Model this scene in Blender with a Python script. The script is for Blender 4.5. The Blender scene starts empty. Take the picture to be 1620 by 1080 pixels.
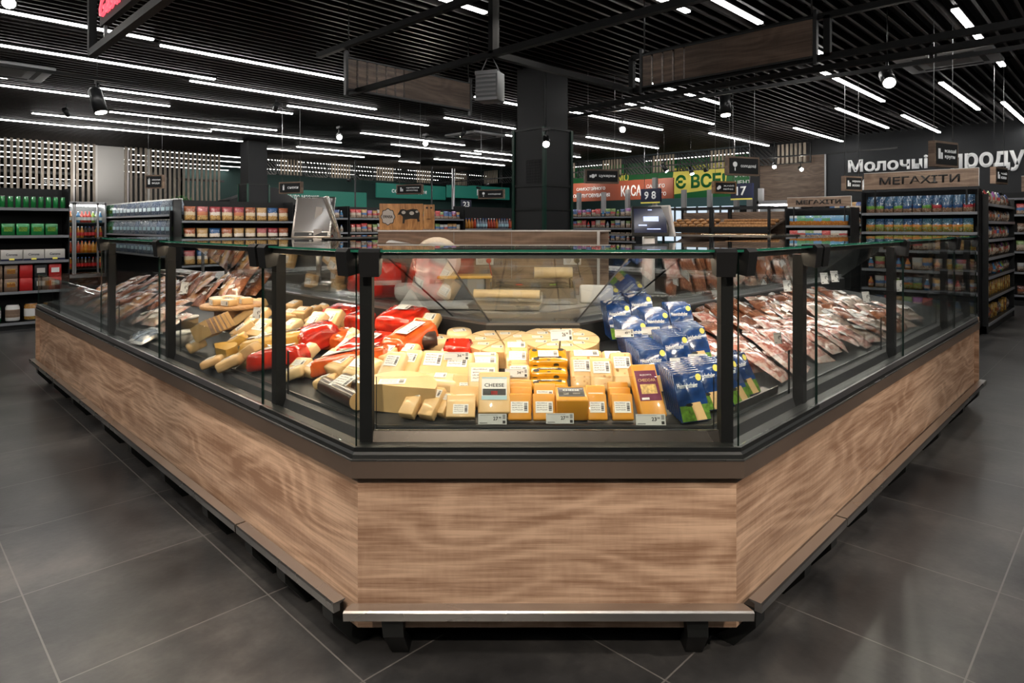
import bpy, bmesh, math, random
from mathutils import Vector, Matrix, Euler
random.seed(7)
R2 = math.sqrt(2.0)
PI = math.pi
scene = bpy.context.scene
COL = scene.collection

# ---------------------------------------------------------------- camera, world, exposure
CAMH = 1.46
F = 1010.0; CX = 795.0; CY = 358.0        # focal length and principal point for a 1620 x 1080 frame
cam_d = bpy.data.cameras.new('camera'); cam = bpy.data.objects.new('camera', cam_d); COL.objects.link(cam)
cam.location = (0, 0, CAMH); cam.rotation_euler = (PI/2, 0, -PI/4)
cam_d.sensor_width = 36.0; cam_d.lens = F/1620*36
cam_d.shift_x = (810-CX)/1620; cam_d.shift_y = -(540-CY)/1620
cam_d.clip_start = 0.05; cam_d.clip_end = 100
scene.camera = cam
w = bpy.data.worlds.new('world'); scene.world = w; w.use_nodes = True
w.node_tree.nodes['Background'].inputs[0].default_value = (0.55, 0.62, 0.7, 1)
w.node_tree.nodes['Background'].inputs[1].default_value = 0.02
vs = scene.view_settings
vs.view_transform = 'Standard'; vs.look = 'None'; vs.gamma = 1.0; vs.use_curve_mapping = False
vs.exposure = 0.0
scene.cycles.transparent_max_bounces = 28
scene.cycles.max_bounces = 8
scene.cycles.diffuse_bounces = 3
scene.cycles.glossy_bounces = 4
scene.cycles.transmission_bounces = 4
scene.cycles.caustics_reflective = False
scene.cycles.caustics_refractive = False
scene.cycles.sample_clamp_indirect = 4.0
LED_E = 26.0            # ceiling light strips
CASE_E = 45.0           # light bars inside the display counter

def c2w(X, Y):          # metres right of / ahead of the camera  ->  building axes
    return ((X+Y)/R2, (Y-X)/R2)
def pix_z(x, y, z):     # where the sight line through a pixel meets the height z
    Y = F*(CAMH-z)/(y-CY); return c2w((x-CX)/F*Y, Y)
def pix_u(x, y, u):     # ... meets the wall plane at u: returns v, z
    a = (x-CX)/F; v = u*(1-a)/(1+a); return v, CAMH-(y-CY)*(u+v)/(F*R2)
def pix_v(x, y, v):
    a = (x-CX)/F; u = v*(1+a)/(1-a); return u, CAMH-(y-CY)*(u+v)/(F*R2)

# spots of light: (u, v, z, aim u, aim v, watt, cone deg, warm)
SPOTS = []
def spot_light(loc, aim, watt, cone=50, col=(1, .86, .7), size=.04, name='spot_lamp_light'):
    l = bpy.data.lights.new(name, 'SPOT'); l.energy = watt; l.spot_size = math.radians(cone); l.spot_blend = .7
    l.color = col; l.shadow_soft_size = size
    o = bpy.data.objects.new(name, l); COL.objects.link(o); o.location = loc
    o.rotation_euler = (Vector(aim)-Vector(loc)).to_track_quat('-Z', 'Y').to_euler()
    return o

# ---------------------------------------------------------------- materials
M = {}
def _new(name):
    m = bpy.data.materials.new(name); m.use_nodes = True; nt = m.node_tree
    b = nt.nodes['Principled BSDF']; M[name] = m
    return m, nt, b
def N(nt, t, **kw):
    n = nt.nodes.new(t)
    for k, v in kw.items():
        if k.startswith('i_'):
            n.inputs[k[2:].replace('_', ' ')].default_value = v
        else: setattr(n, k, v)
    return n
def mat(name, col, rough=.5, metal=0., spec=.5, coat=0., emit=None, es=1., noise=0., nscale=20., bump=0.):
    m, nt, b = _new(name)
    b.inputs['Base Color'].default_value = (*col, 1); b.inputs['Roughness'].default_value = rough
    b.inputs['Metallic'].default_value = metal; b.inputs['Specular IOR Level'].default_value = spec
    b.inputs['Coat Weight'].default_value = coat; b.inputs['Coat Roughness'].default_value = .08
    if emit: b.inputs['Emission Color'].default_value = (*emit, 1); b.inputs['Emission Strength'].default_value = es
    if noise or bump:
        tc = N(nt, 'ShaderNodeTexCoord'); n = N(nt, 'ShaderNodeTexNoise'); n.inputs['Scale'].default_value = nscale; n.inputs['Detail'].default_value = 3
        nt.links.new(tc.outputs['Object'], n.inputs['Vector'])
        if noise:
            r = N(nt, 'ShaderNodeValToRGB')
            r.color_ramp.elements[0].position = .3; r.color_ramp.elements[1].position = .7
            r.color_ramp.elements[0].color = (*[max(0, c*(1-noise)) for c in col], 1)
            r.color_ramp.elements[1].color = (*[min(1, c*(1+noise)) for c in col], 1)
            nt.links.new(n.outputs['Fac'], r.inputs['Fac']); nt.links.new(r.outputs['Color'], b.inputs['Base Color'])
        if bump:
            bp = N(nt, 'ShaderNodeBump'); bp.inputs['Strength'].default_value = bump; bp.inputs['Distance'].default_value = .01
            nt.links.new(n.outputs['Fac'], bp.inputs['Height']); nt.links.new(bp.outputs['Normal'], b.inputs['Normal'])
    return m
def emat(name, col, s):
    m, nt, b = _new(name)
    b.inputs['Base Color'].default_value = (0, 0, 0, 1)
    b.inputs['Emission Color'].default_value = (*col, 1); b.inputs['Emission Strength'].default_value = s
    return m
def glass(name, tint, refl=1.0, rough=0.0):
    m, nt, b = _new(name); nt.nodes.remove(b)
    tr = N(nt, 'ShaderNodeBsdfTransparent'); tr.inputs[0].default_value = (*tint, 1)
    gl = N(nt, 'ShaderNodeBsdfGlossy'); gl.inputs['Roughness'].default_value = rough; gl.inputs['Color'].default_value = (.95, .97, .96, 1)
    fr = N(nt, 'ShaderNodeLayerWeight'); fr.inputs['Blend'].default_value = .5
    pw = N(nt, 'ShaderNodeMath', operation='POWER'); pw.inputs[1].default_value = 5.0; nt.links.new(fr.outputs['Facing'], pw.inputs[0])
    sc = N(nt, 'ShaderNodeMath', operation='MULTIPLY_ADD'); sc.inputs[1].default_value = .93; sc.inputs[2].default_value = .035; nt.links.new(pw.outputs[0], sc.inputs[0])
    mu = N(nt, 'ShaderNodeMath', operation='MULTIPLY'); mu.inputs[1].default_value = refl; mu.use_clamp = True
    mx = N(nt, 'ShaderNodeMixShader'); out = nt.nodes['Material Output']
    nt.links.new(sc.outputs[0], mu.inputs[0]); nt.links.new(mu.outputs[0], mx.inputs[0])
    nt.links.new(tr.outputs[0], mx.inputs[1]); nt.links.new(gl.outputs[0], mx.inputs[2]); nt.links.new(mx.outputs[0], out.inputs[0])
    return m
def ramp(nt, stops, interp='LINEAR'):
    r = N(nt, 'ShaderNodeValToRGB'); cr = r.color_ramp; cr.interpolation = interp
    while len(cr.elements) < len(stops): cr.elements.new(.5)
    for e, (p, c) in zip(cr.elements, stops): e.position = p; e.color = (*c, 1)
    return r
def wood(name, dark, light, rough=.45, scale=1.0, swap=False, streak=1.0, bump=.08):
    """laminate oak: long streaks along the UV u axis, cathedral rings here and there"""
    m, nt, b = _new(name); L = nt.links
    tc = N(nt, 'ShaderNodeTexCoord')
    def no(su, sv, detail=3, dist=0., rg_=.5):
        mp = N(nt, 'ShaderNodeMapping'); mp.inputs['Scale'].default_value = (su*scale, sv*scale, 1) if not swap else (sv*scale, su*scale, 1)
        L.new(tc.outputs['UV'], mp.inputs['Vector']); n = N(nt, 'ShaderNodeTexNoise'); n.inputs['Scale'].default_value = 1; n.inputs['Detail'].default_value = detail
        n.inputs['Distortion'].default_value = dist; n.inputs['Roughness'].default_value = rg_; L.new(mp.outputs[0], n.inputs['Vector']); return n.outputs['Fac']
    def mth(op, a, bb, c=None):
        n = N(nt, 'ShaderNodeMath', operation=op)
        for i, v in enumerate((a, bb, c)):
            if v is None: continue
            if isinstance(v, (int, float)): n.inputs[i].default_value = v
            else: L.new(v, n.inputs[i])
        return n.outputs[0]
    big = no(1.1, 3.4, 1.5); sp = N(nt, 'ShaderNodeSeparateXYZ'); L.new(tc.outputs['UV'], sp.inputs[0])
    ph = mth('MULTIPLY_ADD', sp.outputs['X' if swap else 'Y'], 60*scale, mth('MULTIPLY', big, 60.0))
    ph = mth('ADD', ph, mth('MULTIPLY', no(3.5, 45, 3), 3.2))
    ring = mth('MULTIPLY_ADD', mth('SINE', ph, 0), .5, .5); ring = mth('POWER', ring, 1.6)
    pore = no(9, 330, 3, 0, .6); tone = no(.9, 9.0, 4); cross = no(55, 14, 2); streaks = no(2.5, 90, 3)
    v = mth('MULTIPLY_ADD', ring, .12, mth('MULTIPLY', tone, .80)); v = mth('ADD', v, mth('MULTIPLY', streaks, .46*streak))
    v = mth('ADD', v, mth('MULTIPLY', mth('SUBTRACT', pore, .5), .30)); v = mth('ADD', v, mth('MULTIPLY', mth('SUBTRACT', cross, .5), .10))
    mid = tuple((x+y)/2 for x, y in zip(dark, light))
    r = ramp(nt, [(.52, dark), (.68, mid), (.84, light)]); L.new(v, r.inputs['Fac']); L.new(r.outputs['Color'], b.inputs['Base Color'])
    b.inputs['Roughness'].default_value = rough
    bp = N(nt, 'ShaderNodeBump'); bp.inputs['Strength'].default_value = bump; bp.inputs['Distance'].default_value = .004
    L.new(pore, bp.inputs['Height']); L.new(bp.outputs['Normal'], b.inputs['Normal'])
    return m
def brushed(name, col, rough=.28, metal=1.0):
    m, nt, b = _new(name); L = nt.links
    tc = N(nt, 'ShaderNodeTexCoord'); mp = N(nt, 'ShaderNodeMapping'); mp.inputs['Scale'].default_value = (1.0, 1.0, 1)
    n = N(nt, 'ShaderNodeTexNoise'); n.inputs['Scale'].default_value = 2
    L.new(tc.outputs['UV'], mp.inputs['Vector']); L.new(mp.outputs[0], n.inputs['Vector'])
    mr = N(nt, 'ShaderNodeMapRange'); mr.inputs['To Min'].default_value = rough*.85; mr.inputs['To Max'].default_value = rough*1.15
    L.new(n.outputs['Fac'], mr.inputs['Value']); L.new(mr.outputs[0], b.inputs['Roughness'])
    b.inputs['Base Color'].default_value = (*col, 1); b.inputs['Metallic'].default_value = metal
    return m
def rnd_mat(name, cols, rough=.35, coat=0., blotch=None, bscale=30., bamt=.5, metal=0., bump=0., interp='CONSTANT', alpha=None):
    """one colour per object out of a palette, optionally blotched with a second palette"""
    m, nt, b = _new(name); L = nt.links
    oi = N(nt, 'ShaderNodeObjectInfo')
    n = len(cols); r = ramp(nt, [(i/n, c) for i, c in enumerate(cols)], interp); L.new(oi.outputs['Random'], r.inputs['Fac'])
    out = r.outputs['Color']
    tc = N(nt, 'ShaderNodeTexCoord')
    if blotch:
        ad = N(nt, 'ShaderNodeVectorMath', operation='ADD'); L.new(tc.outputs['Object'], ad.inputs[0]); 
        cb = N(nt, 'ShaderNodeCombineXYZ'); mul = N(nt, 'ShaderNodeMath', operation='MULTIPLY'); mul.inputs[1].default_value = 17.3
        L.new(oi.outputs['Random'], mul.inputs[0]); L.new(mul.outputs[0], cb.inputs[0]); L.new(cb.outputs[0], ad.inputs[1])
        no = N(nt, 'ShaderNodeTexNoise'); no.inputs['Scale'].default_value = bscale; no.inputs['Detail'].default_value = 2.5; L.new(ad.outputs[0], no.inputs['Vector'])
        k = len(blotch); rb = ramp(nt, [(.36+.3*i/max(1, k-1) if k > 1 else .5, c) for i, c in enumerate(blotch)]); L.new(no.outputs['Fac'], rb.inputs['Fac'])
        mx = N(nt, 'ShaderNodeMix', data_type='RGBA'); mx.inputs['Factor'].default_value = bamt
        L.new(out, mx.inputs['A']); L.new(rb.outputs['Color'], mx.inputs['B']); out = mx.outputs['Result']
        if bump:
            bp = N(nt, 'ShaderNodeBump'); bp.inputs['Strength'].default_value = bump; bp.inputs['Distance'].default_value = .01
            L.new(no.outputs['Fac'], bp.inputs['Height']); L.new(bp.outputs['Normal'], b.inputs['Normal'])
    L.new(out, b.inputs['Base Color'])
    b.inputs['Roughness'].default_value = rough; b.inputs['Coat Weight'].default_value = coat; b.inputs['Coat Roughness'].default_value = .1
    b.inputs['Metallic'].default_value = metal
    return m
def pack_mat(name, tops, bands, foods, split=(.38, .62, .9), rough=.25, coat=.5, bscale=45., bump=.25):
    """a printed pack: food picture below, a coloured band, brand ground above; palette by object"""
    m, nt, b = _new(name); L = nt.links
    oi = N(nt, 'ShaderNodeObjectInfo'); tc = N(nt, 'ShaderNodeTexCoord'); sp = N(nt, 'ShaderNodeSeparateXYZ'); L.new(tc.outputs['Generated'], sp.inputs[0])
    def pal(cols, k):
        mu = N(nt, 'ShaderNodeMath', operation='MULTIPLY'); mu.inputs[1].default_value = k; L.new(oi.outputs['Random'], mu.inputs[0])
        fr = N(nt, 'ShaderNodeMath', operation='FRACT'); L.new(mu.outputs[0], fr.inputs[0])
        r = ramp(nt, [(i/len(cols), c) for i, c in enumerate(cols)], 'CONSTANT'); L.new(fr.outputs[0], r.inputs['Fac']); return r.outputs['Color']
    no = N(nt, 'ShaderNodeTexNoise'); no.inputs['Scale'].default_value = bscale; no.inputs['Detail'].default_value = 2
    ad = N(nt, 'ShaderNodeVectorMath', operation='ADD'); L.new(tc.outputs['Object'], ad.inputs[0])
    cb = N(nt, 'ShaderNodeCombineXYZ'); m9 = N(nt, 'ShaderNodeMath', operation='MULTIPLY'); m9.inputs[1].default_value = 31.7
    L.new(oi.outputs['Random'], m9.inputs[0]); L.new(m9.outputs[0], cb.inputs[1]); L.new(cb.outputs[0], ad.inputs[1]); L.new(ad.outputs[0], no.inputs['Vector'])
    k = len(foods); rf = ramp(nt, [(.36+.3*i/max(1, k-1), c) for i, c in enumerate(foods)]); L.new(no.outputs['Fac'], rf.inputs['Fac'])
    def mixat(a, bb, lo):
        s = N(nt, 'ShaderNodeMath', operation='GREATER_THAN'); s.inputs[1].default_value = lo
        w2 = N(nt, 'ShaderNodeMath', operation='MULTIPLY_ADD'); w2.inputs[1].default_value = .22; L.new(no.outputs['Fac'], w2.inputs[0]); L.new(sp.outputs['Z'], w2.inputs[2])
        L.new(w2.outputs[0], s.inputs[0])
        mx = N(nt, 'ShaderNodeMix', data_type='RGBA'); L.new(s.outputs[0], mx.inputs['Factor']); L.new(a, mx.inputs['A']); L.new(bb, mx.inputs['B']); return mx.outputs['Result']
    t1 = pal(tops, 1.0); t2 = pal(bands, 7.3)
    c = mixat(rf.outputs['Color'], t2, split[0]+.11); c = mixat(c, t1, split[1]+.11)
    # white lettering flecks in the upper ground
    vo = N(nt, 'ShaderNodeTexNoise'); vo.inputs['Scale'].default_value = bscale*2.2; L.new(ad.outputs[0], vo.inputs['Vector'])
    g = N(nt, 'ShaderNodeMath', operation='GREATER_THAN'); g.inputs[1].default_value = .66; L.new(vo.outputs['Fac'], g.inputs[0])
    g2 = N(nt, 'ShaderNodeMath', operation='GREATER_THAN'); g2.inputs[1].default_value = split[1]; L.new(sp.outputs['Z'], g2.inputs[0])
    g3 = N(nt, 'ShaderNodeMath', operation='LESS_THAN'); g3.inputs[1].default_value = split[2]; L.new(sp.outputs['Z'], g3.inputs[0])
    p1 = N(nt, 'ShaderNodeMath', operation='MULTIPLY'); L.new(g.outputs[0], p1.inputs[0]); L.new(g2.outputs[0], p1.inputs[1])
    p2 = N(nt, 'ShaderNodeMath', operation='MULTIPLY'); L.new(p1.outputs[0], p2.inputs[0]); L.new(g3.outputs[0], p2.inputs[1])
    mx = N(nt, 'ShaderNodeMix', data_type='RGBA'); L.new(p2.outputs[0], mx.inputs['Factor']); L.new(c, mx.inputs['A']); mx.inputs['B'].default_value = (.8, .8, .78, 1)
    L.new(mx.outputs['Result'], b.inputs['Base Color'])
    b.inputs['Roughness'].default_value = rough; b.inputs['Coat Weight'].default_value = coat
    bp = N(nt, 'ShaderNodeBump'); bp.inputs['Strength'].default_value = bump; bp.inputs['Distance'].default_value = .01
    L.new(no.outputs['Fac'], bp.inputs['Height']); L.new(bp.outputs['Normal'], b.inputs['Normal'])
    return m
def sticker_mat(name, paper=(.86, .86, .84), ink=(.06, .06, .07), lines=5.0):
    """white paper sticker: rows of small print on one side, a bar code on the other"""
    m, nt, b = _new(name); L = nt.links
    tc = N(nt, 'ShaderNodeTexCoord'); sp = N(nt, 'ShaderNodeSeparateXYZ'); L.new(tc.outputs['UV'], sp.inputs[0])
    def math(op, a, bb=None, c=None):
        n = N(nt, 'ShaderNodeMath', operation=op)
        for i, v in enumerate((a, bb, c)):
            if v is None: continue
            if isinstance(v, (int, float)): n.inputs[i].default_value = v
            else: L.new(v, n.inputs[i])
        return n.outputs[0]
    X, Y = sp.outputs['X'], sp.outputs['Y']
    rows = math('LESS_THAN', math('FRACT', math('MULTIPLY', Y, lines)), .5)
    mp = N(nt, 'ShaderNodeMapping'); mp.inputs['Scale'].default_value = (26, lines*2, 1); L.new(tc.outputs['UV'], mp.inputs['Vector'])
    no = N(nt, 'ShaderNodeTexNoise'); no.inputs['Scale'].default_value = 1.2; L.new(mp.outputs[0], no.inputs['Vector'])
    txt = math('MULTIPLY', rows, math('GREATER_THAN', no.outputs['Fac'], .47))
    txt = math('MULTIPLY', txt, math('LESS_THAN', X, .68)); txt = math('MULTIPLY', txt, math('GREATER_THAN', X, .06))
    txt = math('MULTIPLY', txt, math('GREATER_THAN', Y, .1)); txt = math('MULTIPLY', txt, math('LESS_THAN', Y, .92))
    mp2 = N(nt, 'ShaderNodeMapping'); mp2.inputs['Scale'].default_value = (1, 60, 1); L.new(tc.outputs['UV'], mp2.inputs['Vector'])
    n2 = N(nt, 'ShaderNodeTexNoise'); n2.inputs['Scale'].default_value = .7; L.new(mp2.outputs[0], n2.inputs['Vector'])
    bar = math('GREATER_THAN', n2.outputs['Fac'], .45)
    for e, k in ((X, .76),): bar = math('MULTIPLY', bar, math('GREATER_THAN', e, k))
    bar = math('MULTIPLY', bar, math('LESS_THAN', X, .94)); bar = math('MULTIPLY', bar, math('GREATER_THAN', Y, .15)); bar = math('MULTIPLY', bar, math('LESS_THAN', Y, .88))
    s = math('MAXIMUM', math('MULTIPLY', txt, .75), bar)
    mx = N(nt, 'ShaderNodeMix', data_type='RGBA'); L.new(s, mx.inputs['Factor']); mx.inputs['A'].default_value = (*paper, 1); mx.inputs['B'].default_value = (*ink, 1)
    L.new(mx.outputs['Result'], b.inputs['Base Color']); b.inputs['Roughness'].default_value = .4
    return m

wood('oak', (.30, .175, .108), (.68, .47, .325), rough=.4)
wood('oak_board', (.075, .048, .034), (.17, .115, .082), rough=.5)
wood('oak_dark', (.12, .075, .05), (.30, .2, .14), rough=.5)
wood('grey_oak', (.09, .06, .045), (.26, .18, .13), rough=.45)
wood('oak_plate', (.30, .15, .06), (.62, .36, .17), rough=.45, scale=3)
wood('sign_wood', (.16, .10, .07), (.34, .24, .17), rough=.5)
wood('pine_sign', (.34, .15, .05), (.68, .36, .14), rough=.45, scale=3, swap=True)
wood('slat_wood', (.28, .23, .18), (.50, .43, .35), rough=.6, swap=True)
brushed('steel', (.62, .60, .57)); brushed('steel_dark', (.22, .19, .17), .33); brushed('steel_bronze', (.62, .47, .37), .42)
brushed('alu', (.32, .32, .33), .4); brushed('lip_steel', (.24, .205, .18), .28)
mat('black', (.012, .013, .014), .35); mat('black_matt', (.010, .011, .012), .7); mat('post_black', (.008, .0085, .009), .6, spec=.2); mat('frame_black', (.006, .0065, .007), .6, spec=.25); mat('black_steel', (.012, .014, .014), .4, .2)
mat('white', (.8, .8, .78), .35); mat('off_white', (.55, .53, .5), .5); mat('grey', (.18, .19, .2), .5); mat('mid_grey', (.33, .33, .33), .45)
mat('dark_grey', (.035, .037, .04), .5); mat('ac_white', (.42, .43, .44), .5)
mat('laminate_edge', (.75, .73, .70), .4)
mat('ceiling_paint', (.006, .006, .007), .8); mat('baffle', (.009, .0065, .0055), .5)
mat('wall_paint', (.022, .024, .027), .7); mat('wall_dark', (.012, .013, .015), .6)
mat('mall_wall', (.10, .105, .10), .8); mat('mall_teal_wall', (.08, .15, .14), .7); mat('column_grey', (.007, .008, .010), .55); mat('green_trim', (.01, .06, .04), .3)
emat('led', (1.0, .97, .93), LED_E); emat('case_light', (1.0, .78, .55), CASE_E); emat('lamp', (1, .93, .82), 60.0); emat('led_reflection', (1, .98, .95), 7.0)
emat('case_light_neutral', (1.0, .90, .80), CASE_E*.5)
emat('neon_red', (1.0, .07, .10), 2.2)
glass('glass', (.965, .98, .972), 1.0); glass('glass_rear', (.95, .96, .955), 1.6)
mat('glass_edge', (.02, .16, .10), .12, 0, .8); mat('glass_edge_dark', (.006, .025, .02), .15, 0, .8)
mat('orange_cheese', (.76, .33, .03), .38, coat=.35); mat('pale_cheese', (.80, .53, .245), .4, coat=.5, noise=.05, nscale=25)
mat('cream_cheese', (.84, .62, .335), .35, coat=.6, noise=.05, nscale=30); mat('cheese_rind', (.72, .45, .2), .4, coat=.4, noise=.12, nscale=30)
mat('yellow_cheese', (.80, .46, .09), .35, coat=.5); mat('cheese_hole', (.55, .30, .10), .5)
mat('red_wrap', (.62, .028, .012), .16, coat=.9, noise=.45, nscale=14, bump=.35)
mat('orange_wrap', (.75, .12, .02), .16, coat=.9, noise=.35, nscale=14, bump=.35)
mat('salami', (.05, .025, .02), .3, coat=.5, noise=.5, nscale=60); mat('salami_cut', (.42, .16, .12), .4, noise=.5, nscale=150)
mat('blue_pack', (.012, .045, .17), .18, coat=.8, noise=.5, nscale=22, bump=.3); mat('blue_pack_dark', (.01, .03, .11), .3, coat=.3)
mat('meadow', (.12, .26, .03), .3, noise=.6, nscale=60); mat('wine_label', (.16, .01, .06), .3, coat=.5); mat('navy_label', (.01, .015, .05), .3)
mat('sky_label', (.42, .62, .70), .3); mat('food_photo', (.75, .45, .15), .4, noise=.5, nscale=80); mat('red_paint', (.5, .02, .02), .35)
mat('ink', (.02, .02, .02), .5); mat('cow_black', (.02, .02, .02), .3)
mat('gold_pack', (.76, .34, .012), .18, coat=.9, noise=.12, nscale=30, bump=.15)
mat('price_strip', (.22, .23, .25), .35)
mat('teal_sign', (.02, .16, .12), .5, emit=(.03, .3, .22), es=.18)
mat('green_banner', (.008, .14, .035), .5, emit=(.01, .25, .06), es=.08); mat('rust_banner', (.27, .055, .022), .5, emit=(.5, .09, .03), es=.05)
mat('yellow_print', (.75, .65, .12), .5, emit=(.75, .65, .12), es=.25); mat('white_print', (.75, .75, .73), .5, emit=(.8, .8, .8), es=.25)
mat('screen', (.01, .01, .02), .1, emit=(.05, .07, .25), es=.10); mat('screen_text', (.6, .65, .9), .3, emit=(.5, .6, 1), es=1.0)
mat('grey_screen', (.19, .175, .165), .2, coat=.6)
sticker_mat('sticker'); sticker_mat('tag_paper', lines=2.0)
mat('bread', (.45, .22, .08), .6, noise=.35, nscale=25); mat('leaf', (.03, .12, .02), .5, noise=.5)
mat('daylight_pane', (.6, .7, .8), .2, emit=(.75, .88, 1), es=.9)
rnd_mat('ham', [(.50, .17, .13), (.58, .25, .19), (.44, .13, .10), (.62, .32, .25)], .13, .9, [(.80, .62, .54), (.52, .20, .15), (.36, .09, .07), (.78, .55, .46)], 26, .62, bump=.9)
rnd_mat('brown_meat', [(.24, .07, .03), (.32, .11, .045), (.18, .05, .03)], .13, .9, [(.45, .2, .1), (.2, .06, .03), (.5, .27, .15)], 30, .55, bump=.8)
rnd_mat('fish_pack', [(.38, .3, .24), (.45, .25, .16), (.3, .28, .26), (.5, .4, .3)], .15, .9, [(.12, .1, .09), (.55, .42, .32), (.4, .2, .12)], 30, .55, bump=.8)
rnd_mat('golden_pack', [(.55, .28, .07), (.6, .35, .14), (.5, .2, .06)], .15, .9, [(.7, .5, .3), (.35, .15, .05)], 30, .5, bump=.7)
rnd_mat('film_white', [(.56, .36, .30), (.60, .44, .38)], .15, .9, [(.6, .15, .12), (.7, .55, .5), (.75, .68, .64)], 40, .6, bump=.7)
rnd_mat('beer_green', [(.015, .20, .05), (.02, .26, .07)], .2, .7, metal=.2)
rnd_mat('cap_col', [(.4, .03, .03), (.03, .1, .4), (.8, .8, .8)], .4)
rnd_mat('water', [(.16, .21, .28), (.22, .26, .31), (.12, .18, .30)], .12, .9, [(.1, .12, .16), (.55, .62, .7)], 35, .45, bump=.4)
rnd_mat('water_green', [(.10, .30, .16), (.06, .22, .12)], .12, .9, [(.02, .1, .05), (.3, .5, .35)], 35, .45, bump=.4)
rnd_mat('juice', [(.55, .16, .02), (.6, .25, .03), (.5, .06, .02)], .15, .8)
rnd_mat('cola', [(.06, .01, .01), (.05, .02, .01), (.55, .2, .02)], .12, .8)
rnd_mat('drink_mix', [(.6, .05, .03), (.55, .2, .03), (.5, .5, .45), (.05, .2, .4), (.25, .4, .05)], .2, .7)
pack_mat('chips', [(.35, .10, .04), (.03, .10, .25), (.45, .12, .12), (.5, .3, .12), (.32, .04, .05)], [(.75, .6, .4), (.6, .2, .1), (.8, .7, .6)], [(.45, .2, .05), (.75, .5, .2), (.2, .08, .04)])
pack_mat('snack', [(.5, .5, .48), (.08, .12, .3), (.45, .25, .1), (.2, .3, .1), (.5, .06, .06), (.3, .1, .3)], [(.6, .5, .4), (.1, .2, .4), (.5, .1, .1)], [(.3, .15, .08), (.6, .5, .4), (.1, .08, .08)])
pack_mat('pouch', [(.03, .07, .14), (.04, .09, .16)], [(.14, .33, .05), (.36, .04, .05), (.10, .28, .05), (.03, .08, .2)], [(.45, .28, .2), (.2, .1, .05), (.5, .4, .3)], split=(.3, .5, .92))
pack_mat('pouch_low', [(.03, .07, .14), (.04, .10, .14)], [(.45, .16, .03), (.2, .3, .05), (.4, .25, .05)], [(.5, .2, .05), (.15, .25, .04), (.5, .4, .3)], split=(.4, .55, .92))
pack_mat('crumb_pack', [(.45, .5, .52), (.1, .3, .2), (.12, .3, .45)], [(.1, .3, .15), (.12, .3, .5)], [(.5, .18, .03), (.35, .12, .02), (.6, .3, .08)], split=(.45, .75, .95))
pack_mat('dark_goods', [(.10, .09, .09), (.2, .12, .08), (.3, .3, .3), (.14, .05, .04)], [(.35, .3, .25), (.3, .1, .05)], [(.2, .12, .07), (.1, .06, .05), (.4, .35, .3)])
pack_mat('gold_goods', [(.5, .28, .05), (.42, .2, .04)], [(.6, .45, .15), (.3, .12, .03)], [(.35, .15, .03), (.6, .4, .1)])

def floor_mat():
    m, nt, b = _new('floor_tiles'); L = nt.links
    tc = N(nt, 'ShaderNodeTexCoord'); mp = N(nt, 'ShaderNodeMapping'); mp.inputs['Location'].default_value = (-.443, -.40, 0); L.new(tc.outputs['Object'], mp.inputs['Vector'])
    br = N(nt, 'ShaderNodeTexBrick'); br.offset = 0; br.inputs['Scale'].default_value = 1; br.inputs['Mortar Size'].default_value = .003
    br.inputs['Brick Width'].default_value = .69; br.inputs['Row Height'].default_value = .683; br.inputs['Mortar Smooth'].default_value = .1
    br.inputs['Color1'].default_value = (0, 0, 0, 1); br.inputs['Color2'].default_value = (1, 1, 1, 1); br.inputs['Mortar'].default_value = (.5, .5, .5, 1)
    L.new(mp.outputs[0], br.inputs['Vector'])
    n1 = N(nt, 'ShaderNodeTexNoise'); n1.inputs['Scale'].default_value = 1.7; n1.inputs['Detail'].default_value = 8; n1.inputs['Roughness'].default_value = .62; L.new(tc.outputs['Object'], n1.inputs['Vector'])
    n2 = N(nt, 'ShaderNodeTexNoise'); n2.inputs['Scale'].default_value = 40; n2.inputs['Detail'].default_value = 4; L.new(tc.outputs['Object'], n2.inputs['Vector'])
    r = ramp(nt, [(.36, (.026, .026, .027)), (.5, (.052, .052, .0525)), (.64, (.105, .102, .098))]); L.new(n1.outputs['Fac'], r.inputs['Fac'])
    ml = N(nt, 'ShaderNodeMix', data_type='RGBA', blend_type='MULTIPLY'); ml.inputs['Factor'].default_value = .35
    r2 = ramp(nt, [(.3, (.6, .6, .6)), (.7, (1, 1, 1))]); L.new(n2.outputs['Fac'], r2.inputs['Fac']); L.new(r.outputs['Color'], ml.inputs['A']); L.new(r2.outputs['Color'], ml.inputs['B'])
    tone = N(nt, 'ShaderNodeMix', data_type='RGBA', blend_type='MULTIPLY'); tone.inputs['Factor'].default_value = .22; L.new(ml.outputs['Result'], tone.inputs['A']); L.new(br.outputs['Color'], tone.inputs['B'])
    mx = N(nt, 'ShaderNodeMix', data_type='RGBA'); L.new(br.outputs['Fac'], mx.inputs['Factor']); L.new(tone.outputs['Result'], mx.inputs['A']); mx.inputs['B'].default_value = (.145, .14, .133, 1)
    L.new(mx.outputs['Result'], b.inputs['Base Color'])
    mr = N(nt, 'ShaderNodeMapRange'); mr.inputs['To Min'].default_value = .24; mr.inputs['To Max'].default_value = .40; L.new(n1.outputs['Fac'], mr.inputs['Value']); L.new(mr.outputs[0], b.inputs['Roughness'])
    bp = N(nt, 'ShaderNodeBump'); bp.inputs['Strength'].default_value = .12; bp.inputs['Distance'].default_value = .004; L.new(n2.outputs['Fac'], bp.inputs['Height']); L.new(bp.outputs['Normal'], b.inputs['Normal'])
floor_mat()

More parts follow.
